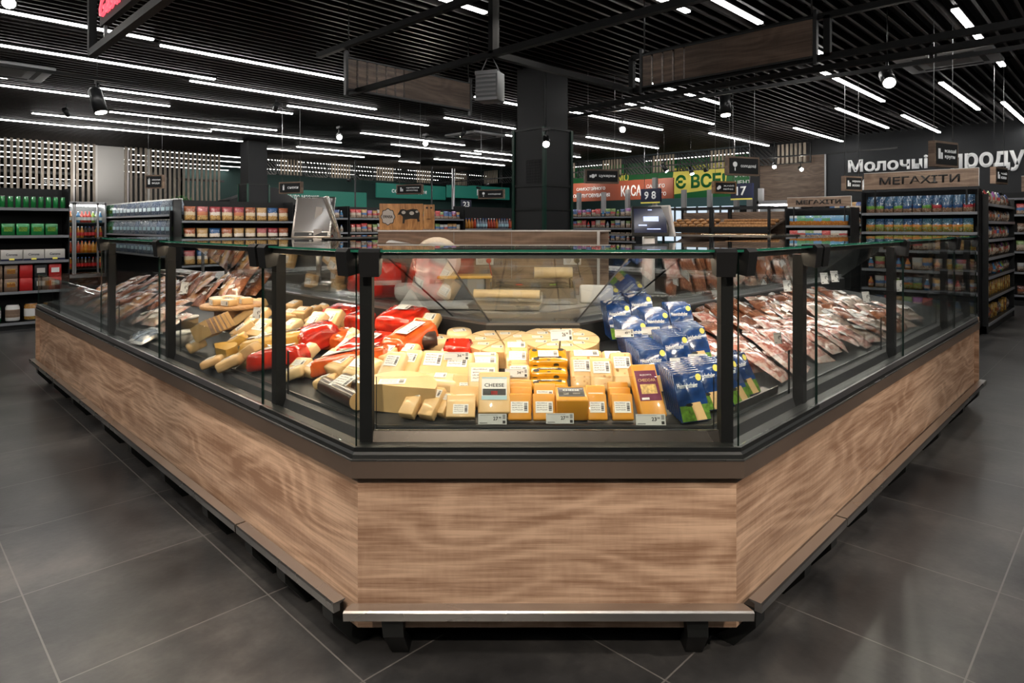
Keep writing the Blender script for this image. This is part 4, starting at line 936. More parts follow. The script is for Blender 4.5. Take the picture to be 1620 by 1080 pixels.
for i, s in enumerate(['ЗАКРИТО', 'В ТОРГОВ', 'ЦЕНТРІ']): obj('lettering', text_mesh(s, W_*.09, H_*.12, .01, 'white_print', .012), t, (W_*.90, -.01, H_*(.66-.2*i)), (PI/2, 0, 0))
t, W_, H_ = board_u('banner', 'rust-orange cash desk banner with the big word КАСА', 'banner', 880, 1065, 292, 320, UW-1.6, 'rust_banner')
obj('lettering', text_mesh('КАСА', W_*.165, H_*.56, .01, 'white_print', .02), t, (W_*.595, -.01, H_*.18), (PI/2, 0, 0))
obj('lettering', text_mesh('САМОСТІЙНОГО', W_*.26, H_*.2, .01, 'white_print', .01), t, (W_*.20, -.01, H_*.58), (PI/2, 0, 0))
obj('lettering', text_mesh('ОБСЛУГОВУВАННЯ', W_*.33, H_*.2, .01, 'white_print', .01), t, (W_*.17, -.01, H_*.2), (PI/2, 0, 0))
obj('lettering', text_mesh('САМОГО', W_*.14, H_*.18, .01, 'white_print', .01), t, (W_*.80, -.01, H_*.55), (PI/2, 0, 0))
obj('lettering', text_mesh('ОБСЛУГО', W_*.15, H_*.18, .01, 'white_print', .01), t, (W_*.80, -.01, H_*.15), (PI/2, 0, 0))
# daylight entrance below the banners
t = thing('entrance_window', 'bright strip of entrance windows under the rust-orange banner', 'window', (22.0, 14.5, .9), -PI/2); t['kind'] = 'structure'
b = MB(); b.box(0, 7.5, 0, .04, 0, 1.3, 'daylight_pane'); b.build('pane', t)
b = MB()
for i in range(9): b.box(i*.92, i*.92+.06, -.05, 0, 0, 1.3, 'grey')
b.build('mullions', t)
def board_v(name, label, cat, x0, x1, yt, yb, V, m, txt=None, tx=.1, tw=.7, th_=.4):
    u0, zb = pix_v(x0, yb, V); u1, _ = pix_v(x1, yb, V); _, zt = pix_v((x0+x1)/2, yt, V)
    t = thing(name, label, cat, (u0, V, zb), 0)
    b = MB(); b.box(0, u1-u0, 0, .08, 0, zt-zb, m); b.build('board', t)
    if txt: obj('lettering', text_mesh(txt, (u1-u0)*tw, (zt-zb)*th_, .01, 'white_print', .015), t, ((u1-u0)*tx, -.012, (zt-zb)*(.5-th_/2)), (PI/2, 0, 0))
    return t
board_v('shop_sign', 'teal shop sign with white lettering above the price scale', 'shop sign', 448, 580, 302, 326, 20.5, 'teal_sign', 'чудо маркет', .05, .35)
board_v('shop_sign', 'teal shop sign behind the small шоколад sign', 'shop sign', 596, 705, 292, 312, 21.5, 'teal_sign', 'солодкий дім', .2, .5)
board_v('shop_sign', 'teal shop sign with a running lion mark next to the column', 'shop sign', 708, 806, 294, 312, 20.0, 'teal_sign', 'LAPУT', .45, .4, .5)
board_v('teal_shop', 'dark teal glazed shop beyond the crisps shelves', 'shop', 425, 800, 316, 372, 22.5, 'mall_teal_wall')
t = thing('umbrella_canopy', 'dark green stall canopy behind the slim column', 'canopy', (8.2, 17.2, 2.05)); 
b = MB(); b.prism([[(-1.3, 0, -.1), (-1.3, 0, .12), (-.2, 0, .5), (0, 0, .5), (1.1, 0, -.1)], [(-1.3, .8, -.1), (-1.3, .8, .12), (-.2, .8, .5), (0, .8, .5), (1.1, .8, -.1)]], 'wall_dark'); b.build('canopy', t)
b = MB(); b.tube((0, .4, -2.05), (0, .4, 0), .03, 'black', 8); b.build('pole', t)
# grey posts with lane numbers at the cash desks
for i, (px, top) in enumerate([(916, 305), (955, 304), (993, 300), (1036, 281), (1082, 300), (1123, 300), (1165, 298), (1186, 298), (1204, 298)]):
    v_, zt = pix_u(px, top, 14.3)
    b = MB(); b.box(-.05, .05, -.05, .05, 0, zt, 'mid_grey'); o = b.build('cash_desk_post'); o.location = (14.3, v_, 0); tag(o, 'grey post in the row at the cash desks, %s from the column' % nth(i), 'post', 'grey posts at the cash desks')
def lane(px, py, w, txt, U=14.0):
    v_, z = pix_u(px, py, U); t = thing('lane_number', 'dark blue lane number sign, %s' % ('double, hanging before the rust banner' if txt == '9 8' else 'single, beside the wood-panelled wall'), 'lane sign', (U, v_, z), -PI/2, 'cash desk lane numbers')
    b = MB(); b.box(-w/2, w/2, -.04, .04, -.17, .17, 'navy_label'); b.box(-w/2, w/2, -.042, -.04, -.2, -.165, 'yellow_print'); b.build('plate', t)
    obj('lettering', text_mesh(txt, None, .2, .004, 'white_print', .02, align='C'), t, (0, -.045, 0), (PI/2, 0, 0))
    b = MB()
    for sx in (-1, 1): b.tube((sx*w*.35, 0, .17), (sx*w*.35, 0, ZC-z), .006, 'alu', 5)
    b.build('hanger', t)
lane(1030, 309, .55, '9 8')
lane(1174, 302, .5, '17')
v_, z_ = pix_v(737, 323, 17.5); t = thing('lane_number', 'small dark lane number sign beside the column, over the orange drinks', 'lane sign', (v_, 17.5, z_), -.4, 'cash desk lane numbers')
b = MB(); b.box(-.2, .2, -.04, .04, -.16, .16, 'navy_label'); b.build('plate', t); obj('lettering', text_mesh('23', None, .2, .004, 'white_print', .02, align='C'), t, (0, -.045, 0), (PI/2, 0, 0))
for i, px in enumerate((562, 683, 717)):
    u_, zt = pix_v(px, 240+i*8, 14.6); b = MB(); b.tube((0, 0, 0), (0, 0, 3.2), .022 if i < 2 else .05, 'alu' if i == 2 else 'dark_grey', 8); o = b.build('checkout_pole'); o.location = (u_, 14.6, 0)
    tag(o, ['thin dark pole rising behind the price scale', 'thin grey pole behind the wooden cow sign', 'thick pale pole beside the wooden cow sign'][i], 'pole')
# reversed letters modelled to stand for a sign's mirror reflection
for (x0, x1, yt, yb, s) in ((64, 114, 286, 292, 'GastroMOЯig'), (15, 55, 303, 309, 'GastroКУХНЯ')):
    u0, zb = pix_v(x0, yb, 20.2); u1, _ = pix_v(x1, yb, 20.2); _, zt = pix_v(x0, yt, 20.2)
    o = obj('reflected_lettering', text_mesh(s, u1-u0, (zt-zb)*1.2, .01, 'white_print', .02), None, (u1, 20.2, zb), (PI/2, 0, PI)); tag(o, 'small white lettering modelled as a mirror reflection behind the screen, %s' % ('the upper' if x0 == 64 else 'the lower'), 'lettering')

# ================================================================ shelving and its goods
class Rack:
    def __init__(s, label, u, v, run, length, depth, shelves, top, group='shelf racks', cat='shelf rack', back='black_matt', strips=True, end_panels=True, name='shelf_rack'):
        s.rz = 0 if run == 'u' else -PI/2; s.o = Vector((u, v, 0)); s.L = length; s.sh = shelves; s.d = depth
        s.t = thing(name, label, cat, (u, v, 0), s.rz, group); t = s.t
        b = MB(); b.box(0, length, .02, depth, 0, .1, 'black'); b.build('plinth', t)
        b = MB(); b.box(0, length, depth-.03, depth, .1, top, back); b.build('back_panel', t)
        for z in shelves:
            b = MB(); b.box(.012, length-.012, 0, depth-.03, z-.022, z, 'black_steel'); o = b.build('shelf', t)
            if strips: b = MB(); b.box(.012, length-.012, -.008, 0, z-.034, z+.004, 'price_strip'); b.build('price_strip', o)
        if end_panels:
            for x in (0, length-.012): b = MB(); b.box(x, x+.012, 0.0, depth, 0, top, 'black'); b.build('end_panel', t)
        s.m = Matrix.Translation(s.o) @ Matrix.Rotation(s.rz, 4, 'Z')
    def put(s, me, x, y, z, name, label, cat, group, rz=0., rx=0., jitter=.08, scale=1.0, parts=()):
        o = bpy.data.objects.new(name, me); COL.objects.link(o)
        p = s.m @ Vector((x, y, z)); o.location = p; o.rotation_euler = (rx, 0, s.rz+rz+random.uniform(-jitter, jitter)); o.scale = (scale,)*3
        for pn, pm in parts: c = bpy.data.objects.new(pn, pm); COL.objects.link(c); c.parent = o
        return tag(o, label, cat, group)
    def tickets(s, z, xs, name='shelf ticket'):
        pass
    def row(s, me, n, z, name, look, cat, group, where, x0=None, x1=None, y=.1, **k):
        x0 = .06 if x0 is None else x0; x1 = s.L-.06 if x1 is None else x1
        for i in range(n):
            x = x0+(x1-x0)*(i+.5)/n; mm = random.choice(me) if isinstance(me, (list, tuple)) else me
            s.put(mm, x, y+random.uniform(-.008, .008), z, name, '%s, %s %s' % (look, nth(i), where), cat, group, **k)
# ---- goods
def g_can(r=.033, h=.168, m='beer_green', cap='alu', label=None):
    b = MB(); b.lathe([(0, 0), (r*.8, 0), (r, r*.3), (r, h-r*.45), (r*.82, h-.004), (r*.82, h), (0, h-.003)], m, 12, mats=[cap, cap, m, m, cap, cap])
    if label: b.lathe([(r+.0005, h*.28), (r+.0005, h*.72)], label, 12)
    return b.data('can')
def g_bottle(r=.035, h=.24, m='juice', cap='cap_col', lab='white', n=10):
    b = MB(); b.lathe([(0, 0), (r, 0), (r, h*.55), (r*.9, h*.62), (r*.35, h*.86), (r*.35, h*.93)], m, n); b.lathe([(r*.4, h*.93), (r*.4, h), (0, h)], cap, n)
    b.lathe([(r+.001, h*.2), (r+.001, h*.48)], lab, n); return b.data('bottle')
def g_bag(w=.17, h=.26, d=.06, m='chips', seal=True):
    """pillow bag standing upright, front towards -y"""
    b = MB(); nx, nz = 6, 8; vs = []; idx = {}
    for s in (-1, 1):
        for i in range(nx+1):
            for j in range(nz+1):
                a = 2*i/nx-1; c = 2*j/nz-1
                bul = (1-abs(a)**2.5)*(1-abs(c)**3); x = a*w/2*(1-.05*(1-c*c)); z = (c+1)/2*h
                idx[s, i, j] = len(vs); vs.append((x, s*d/2*bul, z))
    fs = []
    for s in (-1, 1):
        for i in range(nx):
            for j in range(nz):
                q = (idx[s, i, j], idx[s, i+1, j], idx[s, i+1, j+1], idx[s, i, j+1]); fs.append(q if s < 0 else q[::-1])
    b.mesh(vs, fs, m, True); return b.data('bag')
def g_box(w, d, h, m, r=.003): return rbox(w, d, h, r, m, 1).data('box')
def g_6pack(m='water'):
    b = MB(); r = .043; h = .30
    for i in range(3):
        for j in range(2):
            x, y = (i-1)*.086, (j-.5)*.086
            b.lathe([(0, 0), (r, 0), (r, h*.62), (r*.35, h*.9), (r*.35, h*.94)], m, 8, (x, y, 0)); b.lathe([(r*.4, h*.92), (r*.4, h), (0, h)], 'white', 6, (x, y, 0))
    b.box(-.10, .10, -.0885, -.0865, .08, .15, 'sky_label' if m == 'water' else 'meadow'); return b.data('bottle_pack')
def g_multipack(w, d, h, m, band=None):
    b = rbox(w, d, h, .006, m, 1)
    if band: b.box(-w*.32, w*.32, -d/2-.001, -d/2, h*.35, h*.72, band)
    return b.data('multipack')

# beer shelf
beer = Rack('tall beer shelf beyond the low end of the counter', .3, 11.2, 'u', 1.85, .5, [.105, .54, .97, 1.33, 1.72], 2.02, group=None)
beer.row(g_can(label=None), 20, 1.72, 'beer_can', 'green beer can', 'can', 'green beer cans on the top beer shelf', 'on the top beer shelf from the outer end', x0=.05, x1=1.82, y=.06)
mp = g_multipack(.15, .14, .17, 'beer_green', 'meadow')
beer.row(mp, 10, 1.33, 'beer_multipack', 'dark green beer multipack', 'beer pack', 'green multipacks', 'on the second beer shelf', x0=.03, x1=1.72, y=.1, jitter=.01)
b = MB(); b.join(rbox(.245, .16, .16, .004, 'off_white', 1).data('x')); b.box(-.1225, .1225, -.0805, -.08, 0, .03, 'navy_label'); b.box(-.03, .03, -.082, -.0805, .015, .04, 'yellow_print'); b.box(-.12, .12, -.07, .07, .16, .165, 'salami')
crt = b.data('crate')
crown_txt = text_mesh('Corona', .13, .035, .001, 'navy_label', .01)
ctx2 = crown_txt.copy(); 
for v_ in ctx2.vertices: v_.co = Vector((v_.co.x-.065, -.0815-v_.co.z, v_.co.y+.075))
beer.row(crt, 7, .97, 'beer_carton', 'white beer carton with navy lettering', 'beer carton', 'white beer cartons', 'on the middle beer shelf', x0=.03, x1=1.8, y=.1, jitter=.0, parts=(('lettering', ctx2),))
four = [(.02, 'bread', 'tan'), (.02, 'bread', 'tan'), (0, 'red_paint', 'bright red'), (0, 'wall_dark', 'black and cream'), (0, 'red_paint', 'red')]
for lvl in (0, 1):
    for i, (mm, nm) in enumerate([('sign_wood', 'tan')]*7+[('red_paint', 'bright red'), ('wall_dark', 'black'), ('red_paint', 'dark red')]):
        me = g_multipack(.15, .14, .185, mm, 'off_white' if mm == 'wall_dark' else ('gold_goods' if mm == 'sign_wood' else 'white' if i == 9 else None))
        beer.put(me, .13+i*.172, .1, .54+lvl*.187, 'beer_multipack', '%s beer multipack, %s on the fourth beer shelf, %s layer' % (nm, nth(i), 'upper' if lvl else 'lower'), 'beer pack', 'multipacks on the fourth beer shelf', jitter=.01)
for i, (mm, lb, nm) in enumerate([('beer_green', 'meadow', 'green'), ('beer_green', 'meadow', 'green'), ('white', 'off_white', 'white'), ('beer_green', 'white', 'green'), ('white', 'sign_wood', 'white'), ('gold_goods', 'white', 'gold'), ('gold_goods', 'off_white', 'gold')]):
    beer.put(g_can(.085, .25, mm, 'alu', lb), .33+i*.215, .12, .105, 'beer_keg', '%s party keg, %s on the lowest beer shelf' % (nm, nth(i)), 'beer keg', 'party kegs')
# chilled drinks cabinet
cab = Rack('white-framed chilled drinks cabinet behind the beer shelf', 2.9, 17.0, 'u', 1.07, .7, [.5, .86, 1.2, 1.55], 2.02, group=None, cat='drinks cabinet', name='drinks_cabinet', strips=False)
b = MB()
for x in (0, .40, .44, .88, 1.03): b.box(x, x+.035, -.06, -.02, .35, 2.0, 'alu')
b.box(0, 1.07, -.06, -.02, 1.95, 2.02, 'alu'); b.box(0, 1.07, -.06, -.02, .3, .38, 'alu'); b.build('door_frame', cab.t)
b = MB(); b.box(.03, 1.04, -.045, -.04, .38, 1.95, 'glass'); b.build('door', cab.t)
b = MB(); b.box(.02, 1.05, .02, .64, 1.93, 1.96, 'led'); b.build('cabinet_light', cab.t)
dm = g_bottle(.04, .25, 'drink_mix'); dj = g_bottle(.045, .27, 'juice', lab='juice'); dc = g_bottle(.04, .26, 'cola', lab='red_paint')
for z, me, nm in ((.5, dc, 'dark cola bottle'), (.86, dj, 'orange drink bottle'), (1.2, dc, 'cola bottle with a white cap'), (1.55, dm, 'red and white drink bottle')):
    cab.row(me, 13, z, 'drink_bottle', nm, 'bottle', 'bottles in the drinks cabinet', 'in the chilled cabinet', y=.06)
# water rack and snack gondola
water = Rack('long rack of shrink-wrapped water packs, end towards the crisps', 4.0, 17.9, 'v', 5.2, .45, [.9, 1.3, 1.68], 1.75, group=None)
w1, w2 = g_6pack('water'), g_6pack('water_green')
for z, nm in ((1.68, 'top'), (1.3, 'middle'), (.9, 'lower')):
    for i in range(19):
        water.put(w2 if i < 4 or (z == 1.3 and i == 18) else w1, .17+i*.28, .13, z, 'water_pack', '%s water six-pack, %s on the %s water shelf' % ('green' if i < 4 or (z == 1.3 and i == 18) else 'clear blue', nth(i), nm), 'water pack', 'water six-packs', jitter=.03)
t = thing('potted_plant', 'small bright green plant standing behind the water packs', 'plant', (4.76, 14.4, 0)); 
b = MB(); b.lathe([(0, 0), (.12, 0), (.16, 1.7), (0, 1.7)], 'grey', 12); b.build('planter', t)
b = MB(); rr = random.Random(3)
for i in range(160):
    a, e, r = rr.uniform(0, 6.28), rr.uniform(-.2, 1.3), rr.uniform(.05, .28); p = Vector((r*math.cos(a)*math.cos(e), r*math.sin(a)*math.cos(e), 1.85+r*math.sin(e))); q = p+Vector((rr.uniform(-.05, .05), rr.uniform(-.05, .05), .03)); s_ = Vector((rr.uniform(-.03, .03), rr.uniform(-.03, .03), -.03)); b.face([p, p+s_, q, q-s_*.5], 'leaf')
b.build('foliage', t)
bagA, bagS, bagM = g_bag(.21, .27, .07, 'chips'), g_bag(.13, .18, .05, 'snack'), g_bag(.16, .2, .06, 'snack')
jar = g_bottle(.035, .16, 'drink_mix', 'cap_col', 'snack'); bxs = g_box(.09, .05, .17, 'snack')
crisps = Rack('black rack of crisp bags behind the price scale', 4.03, 12.2, 'u', 2.15, .45, [.75, 1.16, 1.56], 1.95)
for z, nm in ((1.56, 'top'), (1.16, 'middle'), (.75, 'lower')):
    crisps.row(bagA, 9, z, 'crisp_bag', 'shiny crisp bag', 'crisp bag', 'crisp bags', 'on the %s crisps shelf from the water rack' % nm, y=.07, rx=-.08)
snacks = []
xx = 6.25
racks = [('black rack of small snack packs beside the crisps', 1.2, [bagS, jar, bxs], 'snack pack', 9), ('black rack of boxed biscuits and bags behind the scale', 1.7, [bagS, bagM], 'snack bag', 11), ('black rack of sweets behind the wooden cow sign', 1.6, [bagM, bagS], 'sweet bag', 11)]
for lb, ln, mes, cat, n in racks:
    r = Rack(lb, xx, 12.2, 'u', ln, .45, [.95, 1.33, 1.64], 1.9); 
    for z, nm in ((1.64, 'top'), (1.33, 'middle'), (.95, 'lower')):
        r.row(mes, n, z, cat.replace(' ', '_'), 'colourful '+cat, cat, cat+'s by the middle aisle', 'on the %s shelf of the %s' % (nm, lb.split('black ')[1].split(' ')[-2]+' '+lb.split(' ')[-1]+' rack'), y=.07, rx=-.06)
    xx += ln+.03
drk = Rack('black rack of orange and blue drink bottles beside the column', xx, 12.2, 'u', 2.3, .45, [1.0, 1.4], 1.98)
ob = g_bottle(.04, .27, 'juice', 'cap_col', 'juice'); bb = g_bottle(.04, .27, 'water', 'cap_col', 'sky_label')
for i in range(22):
    me = ob if (i//4) % 2 == 0 else bb
    for z, nm in ((1.4, 'upper'), (1.0, 'lower')): drk.put(me, .1+i*.1, .06, z, 'drink_bottle', '%s drink bottle, %s on the %s shelf beside the column' % ('orange' if me is ob else 'blue', nth(i), nm), 'bottle', 'drink bottles beside the column')
farr = Rack('black rack of biscuits and jars below the rust-orange banner', 13.0, 10.7, 'v', 2.2, .45, [1.1, 1.42, 1.70], 1.8)
for z, nm in ((1.70, 'top'), (1.42, 'middle'), (1.1, 'lower')):
    farr.row([bagM, bagS, jar], 14, z, 'snack_bag', 'red and white snack bag', 'snack bag', 'snacks below the rust banner', 'on the %s shelf under the cash desk banner' % nm, y=.08)
# bread stand
for k, (v0_, u0_, ln) in enumerate(((7.05, 11.8, 1.05), (5.95, 11.8, 1.1))):
    t = thing('bread_stand', 'black metal bread stand with sloping wooden trays, %s' % ('next to the grey posts' if k == 0 else 'next to the small wooden header'), 'bread stand', (u0_, v0_, 0), -PI/2, 'bread stands')
    b = MB()
    for x in (0, ln):
        for y in (0, .8): b.box(x-.02, x+.02, y-.02, y+.02, 0, 1.84, 'black')
    for y in (0, .8): b.box(0, ln, y-.02, y+.02, 1.80, 1.84, 'black')
    for x in (0, ln): b.box(x-.02, x+.02, 0, .8, 1.80, 1.84, 'black')
    b.build('frame', t)
    for zz in (1.36, .95):
        b = MB(); b.prism([[(0, -.05, zz), (ln, -.05, zz), (ln, .75, zz+.22), (0, .75, zz+.22)], [(0, -.05, zz+.03), (ln, -.05, zz+.03), (ln, .75, zz+.25), (0, .75, zz+.25)]], 'oak_board'); b.box(0, ln, -.07, -.05, zz-.02, zz+.09, 'black'); b.build('tray', t)
    b = MB(); b.box(0, ln, .78, .8, .4, 1.75, 'grey_oak'); b.build('back_board', t)
    loaf = MB(); loaf.lathe([(0, 0), (.05, .012), (.075, .04), (.06, .07), (0, .085)], 'bread', 10); lm = loaf.data('loaf')
    mt = Matrix.Translation((u0_, v0_, 0)) @ Matrix.Rotation(-PI/2, 4, 'Z')
    roll = rbox(.09, .2, .07, .03, 'bread', 2).data('roll')
    for r_ in range(3):
        for i in range(6):
            y = .08+r_*.2; x = .1+i*(ln-.2)/5; z = 1.36+.03+(y+.05)*.275
            o = obj('bread_roll', lm if k == 0 else roll, None, mt @ Vector((x, y, z)), (0, 0, random.uniform(0, 1)))
            tag(o, 'golden bread %s, %s in the %s row of the %s bread tray' % ('bun' if k == 0 else 'loaf', nth(i), nth(r_), 'nearer' if k else 'post-side'), 'bread', 'bread on the sloping trays')
# chiller beside the bread
ch = Rack('lit white-framed chiller behind the bread stand', 13.4, 5.75, 'v', .9, .6, [.8, 1.15, 1.5], 1.95, cat='chiller', name='chiller', strips=False)
b = MB(); b.box(0, .04, -.04, 0, .1, 2, 'alu'); b.box(.86, .9, -.04, 0, .1, 2, 'alu'); b.box(0, .9, -.04, 0, 1.93, 2.0, 'alu'); b.box(.05, .85, .02, .5, 1.9, 1.92, 'led'); b.build('door_frame', ch.t)
for z, nm in ((1.5, 'top'), (1.15, 'middle')): ch.row([bagS, jar], 6, z, 'chilled_pack', 'chilled pack', 'chilled pack', 'packs in the lit chiller', 'on the %s shelf of the lit chiller' % nm)
# wooden headers with lettering
def header(label, rack, x0, x1, z0, z1, lean=0.0):
    t = thing('shelf_header', label, 'shelf header', tuple(rack.m @ Vector(((x0+x1)/2, .02, z0))), rack.rz, 'wooden headers over the racks')
    h = (x1-x0)/2; b = MB(); b.box(-h, h, -.012, .012, 0, z1-z0, 'sign_wood'); b.build('board', t)
    b = MB(); b.box(-h-.002, h+.002, -.014, .014, z1-z0, z1-z0+.006, 'laminate_edge'); b.box(h, h+.006, -.014, .014, 0, z1-z0, 'laminate_edge'); b.build('edge', t)
    obj('lettering', text_mesh('МЕГАХІТИ', 2*h*.7, (z1-z0)*.45, .006, 'ink', .016), t, (-h*.7, -.018, (z1-z0)*.27), (PI/2, 0, 0))
    b = MB()
    for sx in (-1, 1): b.box(sx*h*.8-.01, sx*h*.8+.01, .012, .03, -.25, .05, 'black')
    b.build('strut', t)
small = Rack('narrow rack with crumb-coated food packs under a small wooden header', 11.5, 4.44, 'v', 1.06, .45, [1.0, 1.27, 1.475], 1.78)
header('small wooden header board reading МЕГАХІТИ', small, .03, 1.06, 1.80, 1.96)
crp = g_box(.14, .06, .17, 'crumb_pack')
small.row(crp, 7, 1.475, 'crumb_food_pack', 'white and green pack of crumb-coated food', 'food pack', 'crumb-coated food packs', 'on the narrow rack', y=.06)
pk = g_box(.13, .06, .12, 'snack'); small.row(pk, 7, 1.27, 'food_carton', 'small pastel food carton', 'carton', 'pastel cartons', 'on the narrow rack', y=.06)
small.row(bagS, 8, 1.0, 'snack_bag', 'small snack bag', 'snack bag', 'snack bags low on the narrow rack', 'low on the narrow rack', y=.06)
mid = Rack('rack of white jars and bags between the two wooden headers', 12.6, 4.15, 'v', 1.0, .45, [.9, 1.25, 1.5, 1.72], 1.95)
for z, nm in ((1.72, 'top'), (1.5, 'second'), (1.25, 'third')): mid.row([bagS, jar], 10, z, 'snack_bag', 'pale snack pack', 'snack pack', 'snack packs between the headers', 'on the %s shelf between the headers' % nm)
big = Rack('large rack of sauce pouches under the big wooden header', 10.5, 2.95, 'v', 1.42, .24, [.28, .56, .84, 1.12, 1.38, 1.655], 1.97)
header('big wooden header board reading МЕГАХІТИ above the sauce pouches', big, .04, 1.42, 2.0, 2.24)
pou, pou2, dark_bag, gold_bag = g_bag(.13, .2, .06, 'pouch'), g_bag(.125, .18, .06, 'pouch_low'), g_bag(.13, .17, .06, 'dark_goods'), g_box(.08, .06, .2, 'gold_goods')
def g_standpouch(w, h, d, m):
    b = MB(); b.mesh([(-w/2, -d/2, 0), (w/2, -d/2, 0), (w/2, d/2, 0), (-w/2, d/2, 0), (-w/2, -d*.42, h*.5), (w/2, -d*.42, h*.5), (w/2, d*.42, h*.5), (-w/2, d*.42, h*.5), (-w/2, -.003, h), (w/2, -.003, h), (w/2, .003, h), (-w/2, .003, h)],
      [(0, 3, 2, 1), (0, 1, 5, 4), (1, 2, 6, 5), (2, 3, 7, 6), (3, 0, 4, 7), (4, 5, 9, 8), (5, 6, 10, 9), (6, 7, 11, 10), (7, 4, 8, 11), (8, 9, 10, 11)], m, True); return b.data('pouch')
p1_, p2_ = g_standpouch(.104, .205, .07, 'pouch'), g_standpouch(.11, .19, .07, 'pouch_low')
big.row(p1_, 11, 1.655, 'sauce_pouch', 'stand-up sauce pouch with food picture', 'sauce pouch', 'sauce pouches under the big header', 'on the top shelf under the big header', y=.06)
big.row(p1_, 11, 1.655, 'sauce_pouch', 'rear sauce pouch peeking over the front ones', 'sauce pouch', 'sauce pouches under the big header', 'behind on the top shelf', y=.15, scale=1.18)
big.row(p2_, 11, 1.38, 'sauce_pouch', 'sauce pouch with orange and green print', 'sauce pouch', 'sauce pouches under the big header', 'on the second shelf under the big header', y=.06)
for j, z in enumerate((1.12, .84, .56, .28)):
    big.row([bagS, jar, pou2], 11, z, 'grocery_bag', 'small grocery pack', 'grocery pack', 'grocery packs low on the pouch rack', 'on the %s shelf of the pouch rack' % nth(j+2), y=.06)
side = Rack('dark rack side of the pouch rack, running away along the aisle', 10.76, 1.46, 'u', 2.5, .45, [.14, .48, .77, 1.03, 1.28, 1.53, 1.77], 1.9)
for j, (z, mes, nm) in enumerate(((.14, [dark_bag, gold_bag], 'lowest'), (.48, [gold_bag], 'second lowest'), (.77, [dark_bag, jar], 'third lowest'), (1.03, [bagM, dark_bag], 'middle'), (1.28, [dark_bag, bagM], 'third highest'), (1.53, [dark_bag, bagS], 'second highest'), (1.77, [bagM, dark_bag], 'highest'))):
    side.row(mes, 15, z, 'grocery_pack', ['dark', 'golden', 'dark', 'mixed', 'dark', 'small dark', 'glossy'][j]+' grocery pack', 'grocery pack', 'packs on the aisle side of the pouch rack', 'on the %s shelf facing the aisle' % nm, y=.08)
far2 = Rack('dark rack at the edge of the picture beyond the aisle', 15.0, 1.9, 'v', 3.0, .45, [.2, .62, 1.0, 1.35, 1.68, 1.98], 2.1)
header('second wooden header board reading МЕГАХІТИ, partly hidden by packs', far2, .35, 1.6, 2.1, 2.38)
for j, z in enumerate((.2, .62, 1.0, 1.35, 1.68)):
    far2.row([dark_bag, bagM, gold_bag], 15, z, 'grocery_pack', 'grocery pack', 'grocery pack', 'packs on the edge rack', 'on the %s shelf of the edge rack' % nth(j), y=.06)
# dairy chiller along the black wall
dc_ = Rack('long dark dairy chiller below the big white letters', 15.7, 7.2, 'v', 5.0, .7, [.4, .8, 1.15, 1.5], 2.0, cat='dairy chiller', name='dairy_chiller')
for j, z in enumerate((.8, 1.15, 1.5)): dc_.row([jar, bxs], 24, z, 'dairy_pack', 'dairy pack', 'dairy pack', 'dairy packs in the wall chiller', 'on the %s chiller shelf' % nth(j), y=.1)

# ================================================================ goods in the display counter
SL = math.atan(.145)
def ray(zone, x, y):
    """where the sight line through a pixel meets the sloping deck of a zone: returns (s, d)"""
    a = (x-CX)/F; k = (y-CY)/F
    if zone == 'C': Y = (.71+.145*2.27)/(.145+k); return a*Y, Y-2.15
    if zone == 'L': Y = (.71+.145*1.2956)/(k+.145*(1+a)/R2); return Y*(1-a)/R2, Y*(1+a)/R2-UL
    Y = (.71+.145*1.0834)/(k+.145*(1-a)/R2); return Y*(1+a)/R2, Y*(1-a)/R2-VR
def wpos(zone, s, d, lift=0):
    z = deck_z(d)+lift
    if zone == 'C': return (*c2w(s, 2.15+d), z)
    return (UL+d, s, z) if zone == 'L' else (s, VR+d, z)
ZR = {'C': -PI/4, 'L': -PI/2, 'R': 0.0}
rg = random.Random(11)
def g_sticker(w, h, m='sticker'):
    b = MB(); b.box(-w/2, w/2, -h/2, h/2, 0, .0012, m); b.face([(-w/2, -h/2, .0014), (w/2, -h/2, .0014), (w/2, h/2, .0014), (-w/2, h/2, .0014)], m, False, [(0, 0), (1, 0), (1, 1), (0, 1)])
    return b.data('label_sticker')
STK = {}
def stk(w, h, m='sticker'):
    k = (round(w, 3), round(h, 3), m)
    if k not in STK: STK[k] = g_sticker(w, h, m)
    return STK[k]
def put(zone, s, d, name, label, cat, group, part, me, lift=0., tilt=0., rz=0., stickers=(), L=.1, extra=(), roll=0.):
    """thing whose front lower edge sits at (s, d); tilt raises its back edge"""
    loc = Vector(wpos(zone, s, d, lift+.002)); t = bpy.data.objects.new(name, None); COL.objects.link(t); t.empty_display_size = .05
    t.location = loc; t.rotation_euler = (SL+tilt, roll, ZR[zone]+rz); tag(t, label, cat, group)
    obj(part, me, t, (0, L/2, 0))
    for (sw, sh, sx, sy, sz, *r) in stickers: obj('label_sticker', stk(sw, sh), t, (sx, L/2+sy, sz), (0, 0, r[0] if r else 0))
    for (nm, m2, lc, ro) in extra: obj(nm, m2, t, lc, ro)
    return t
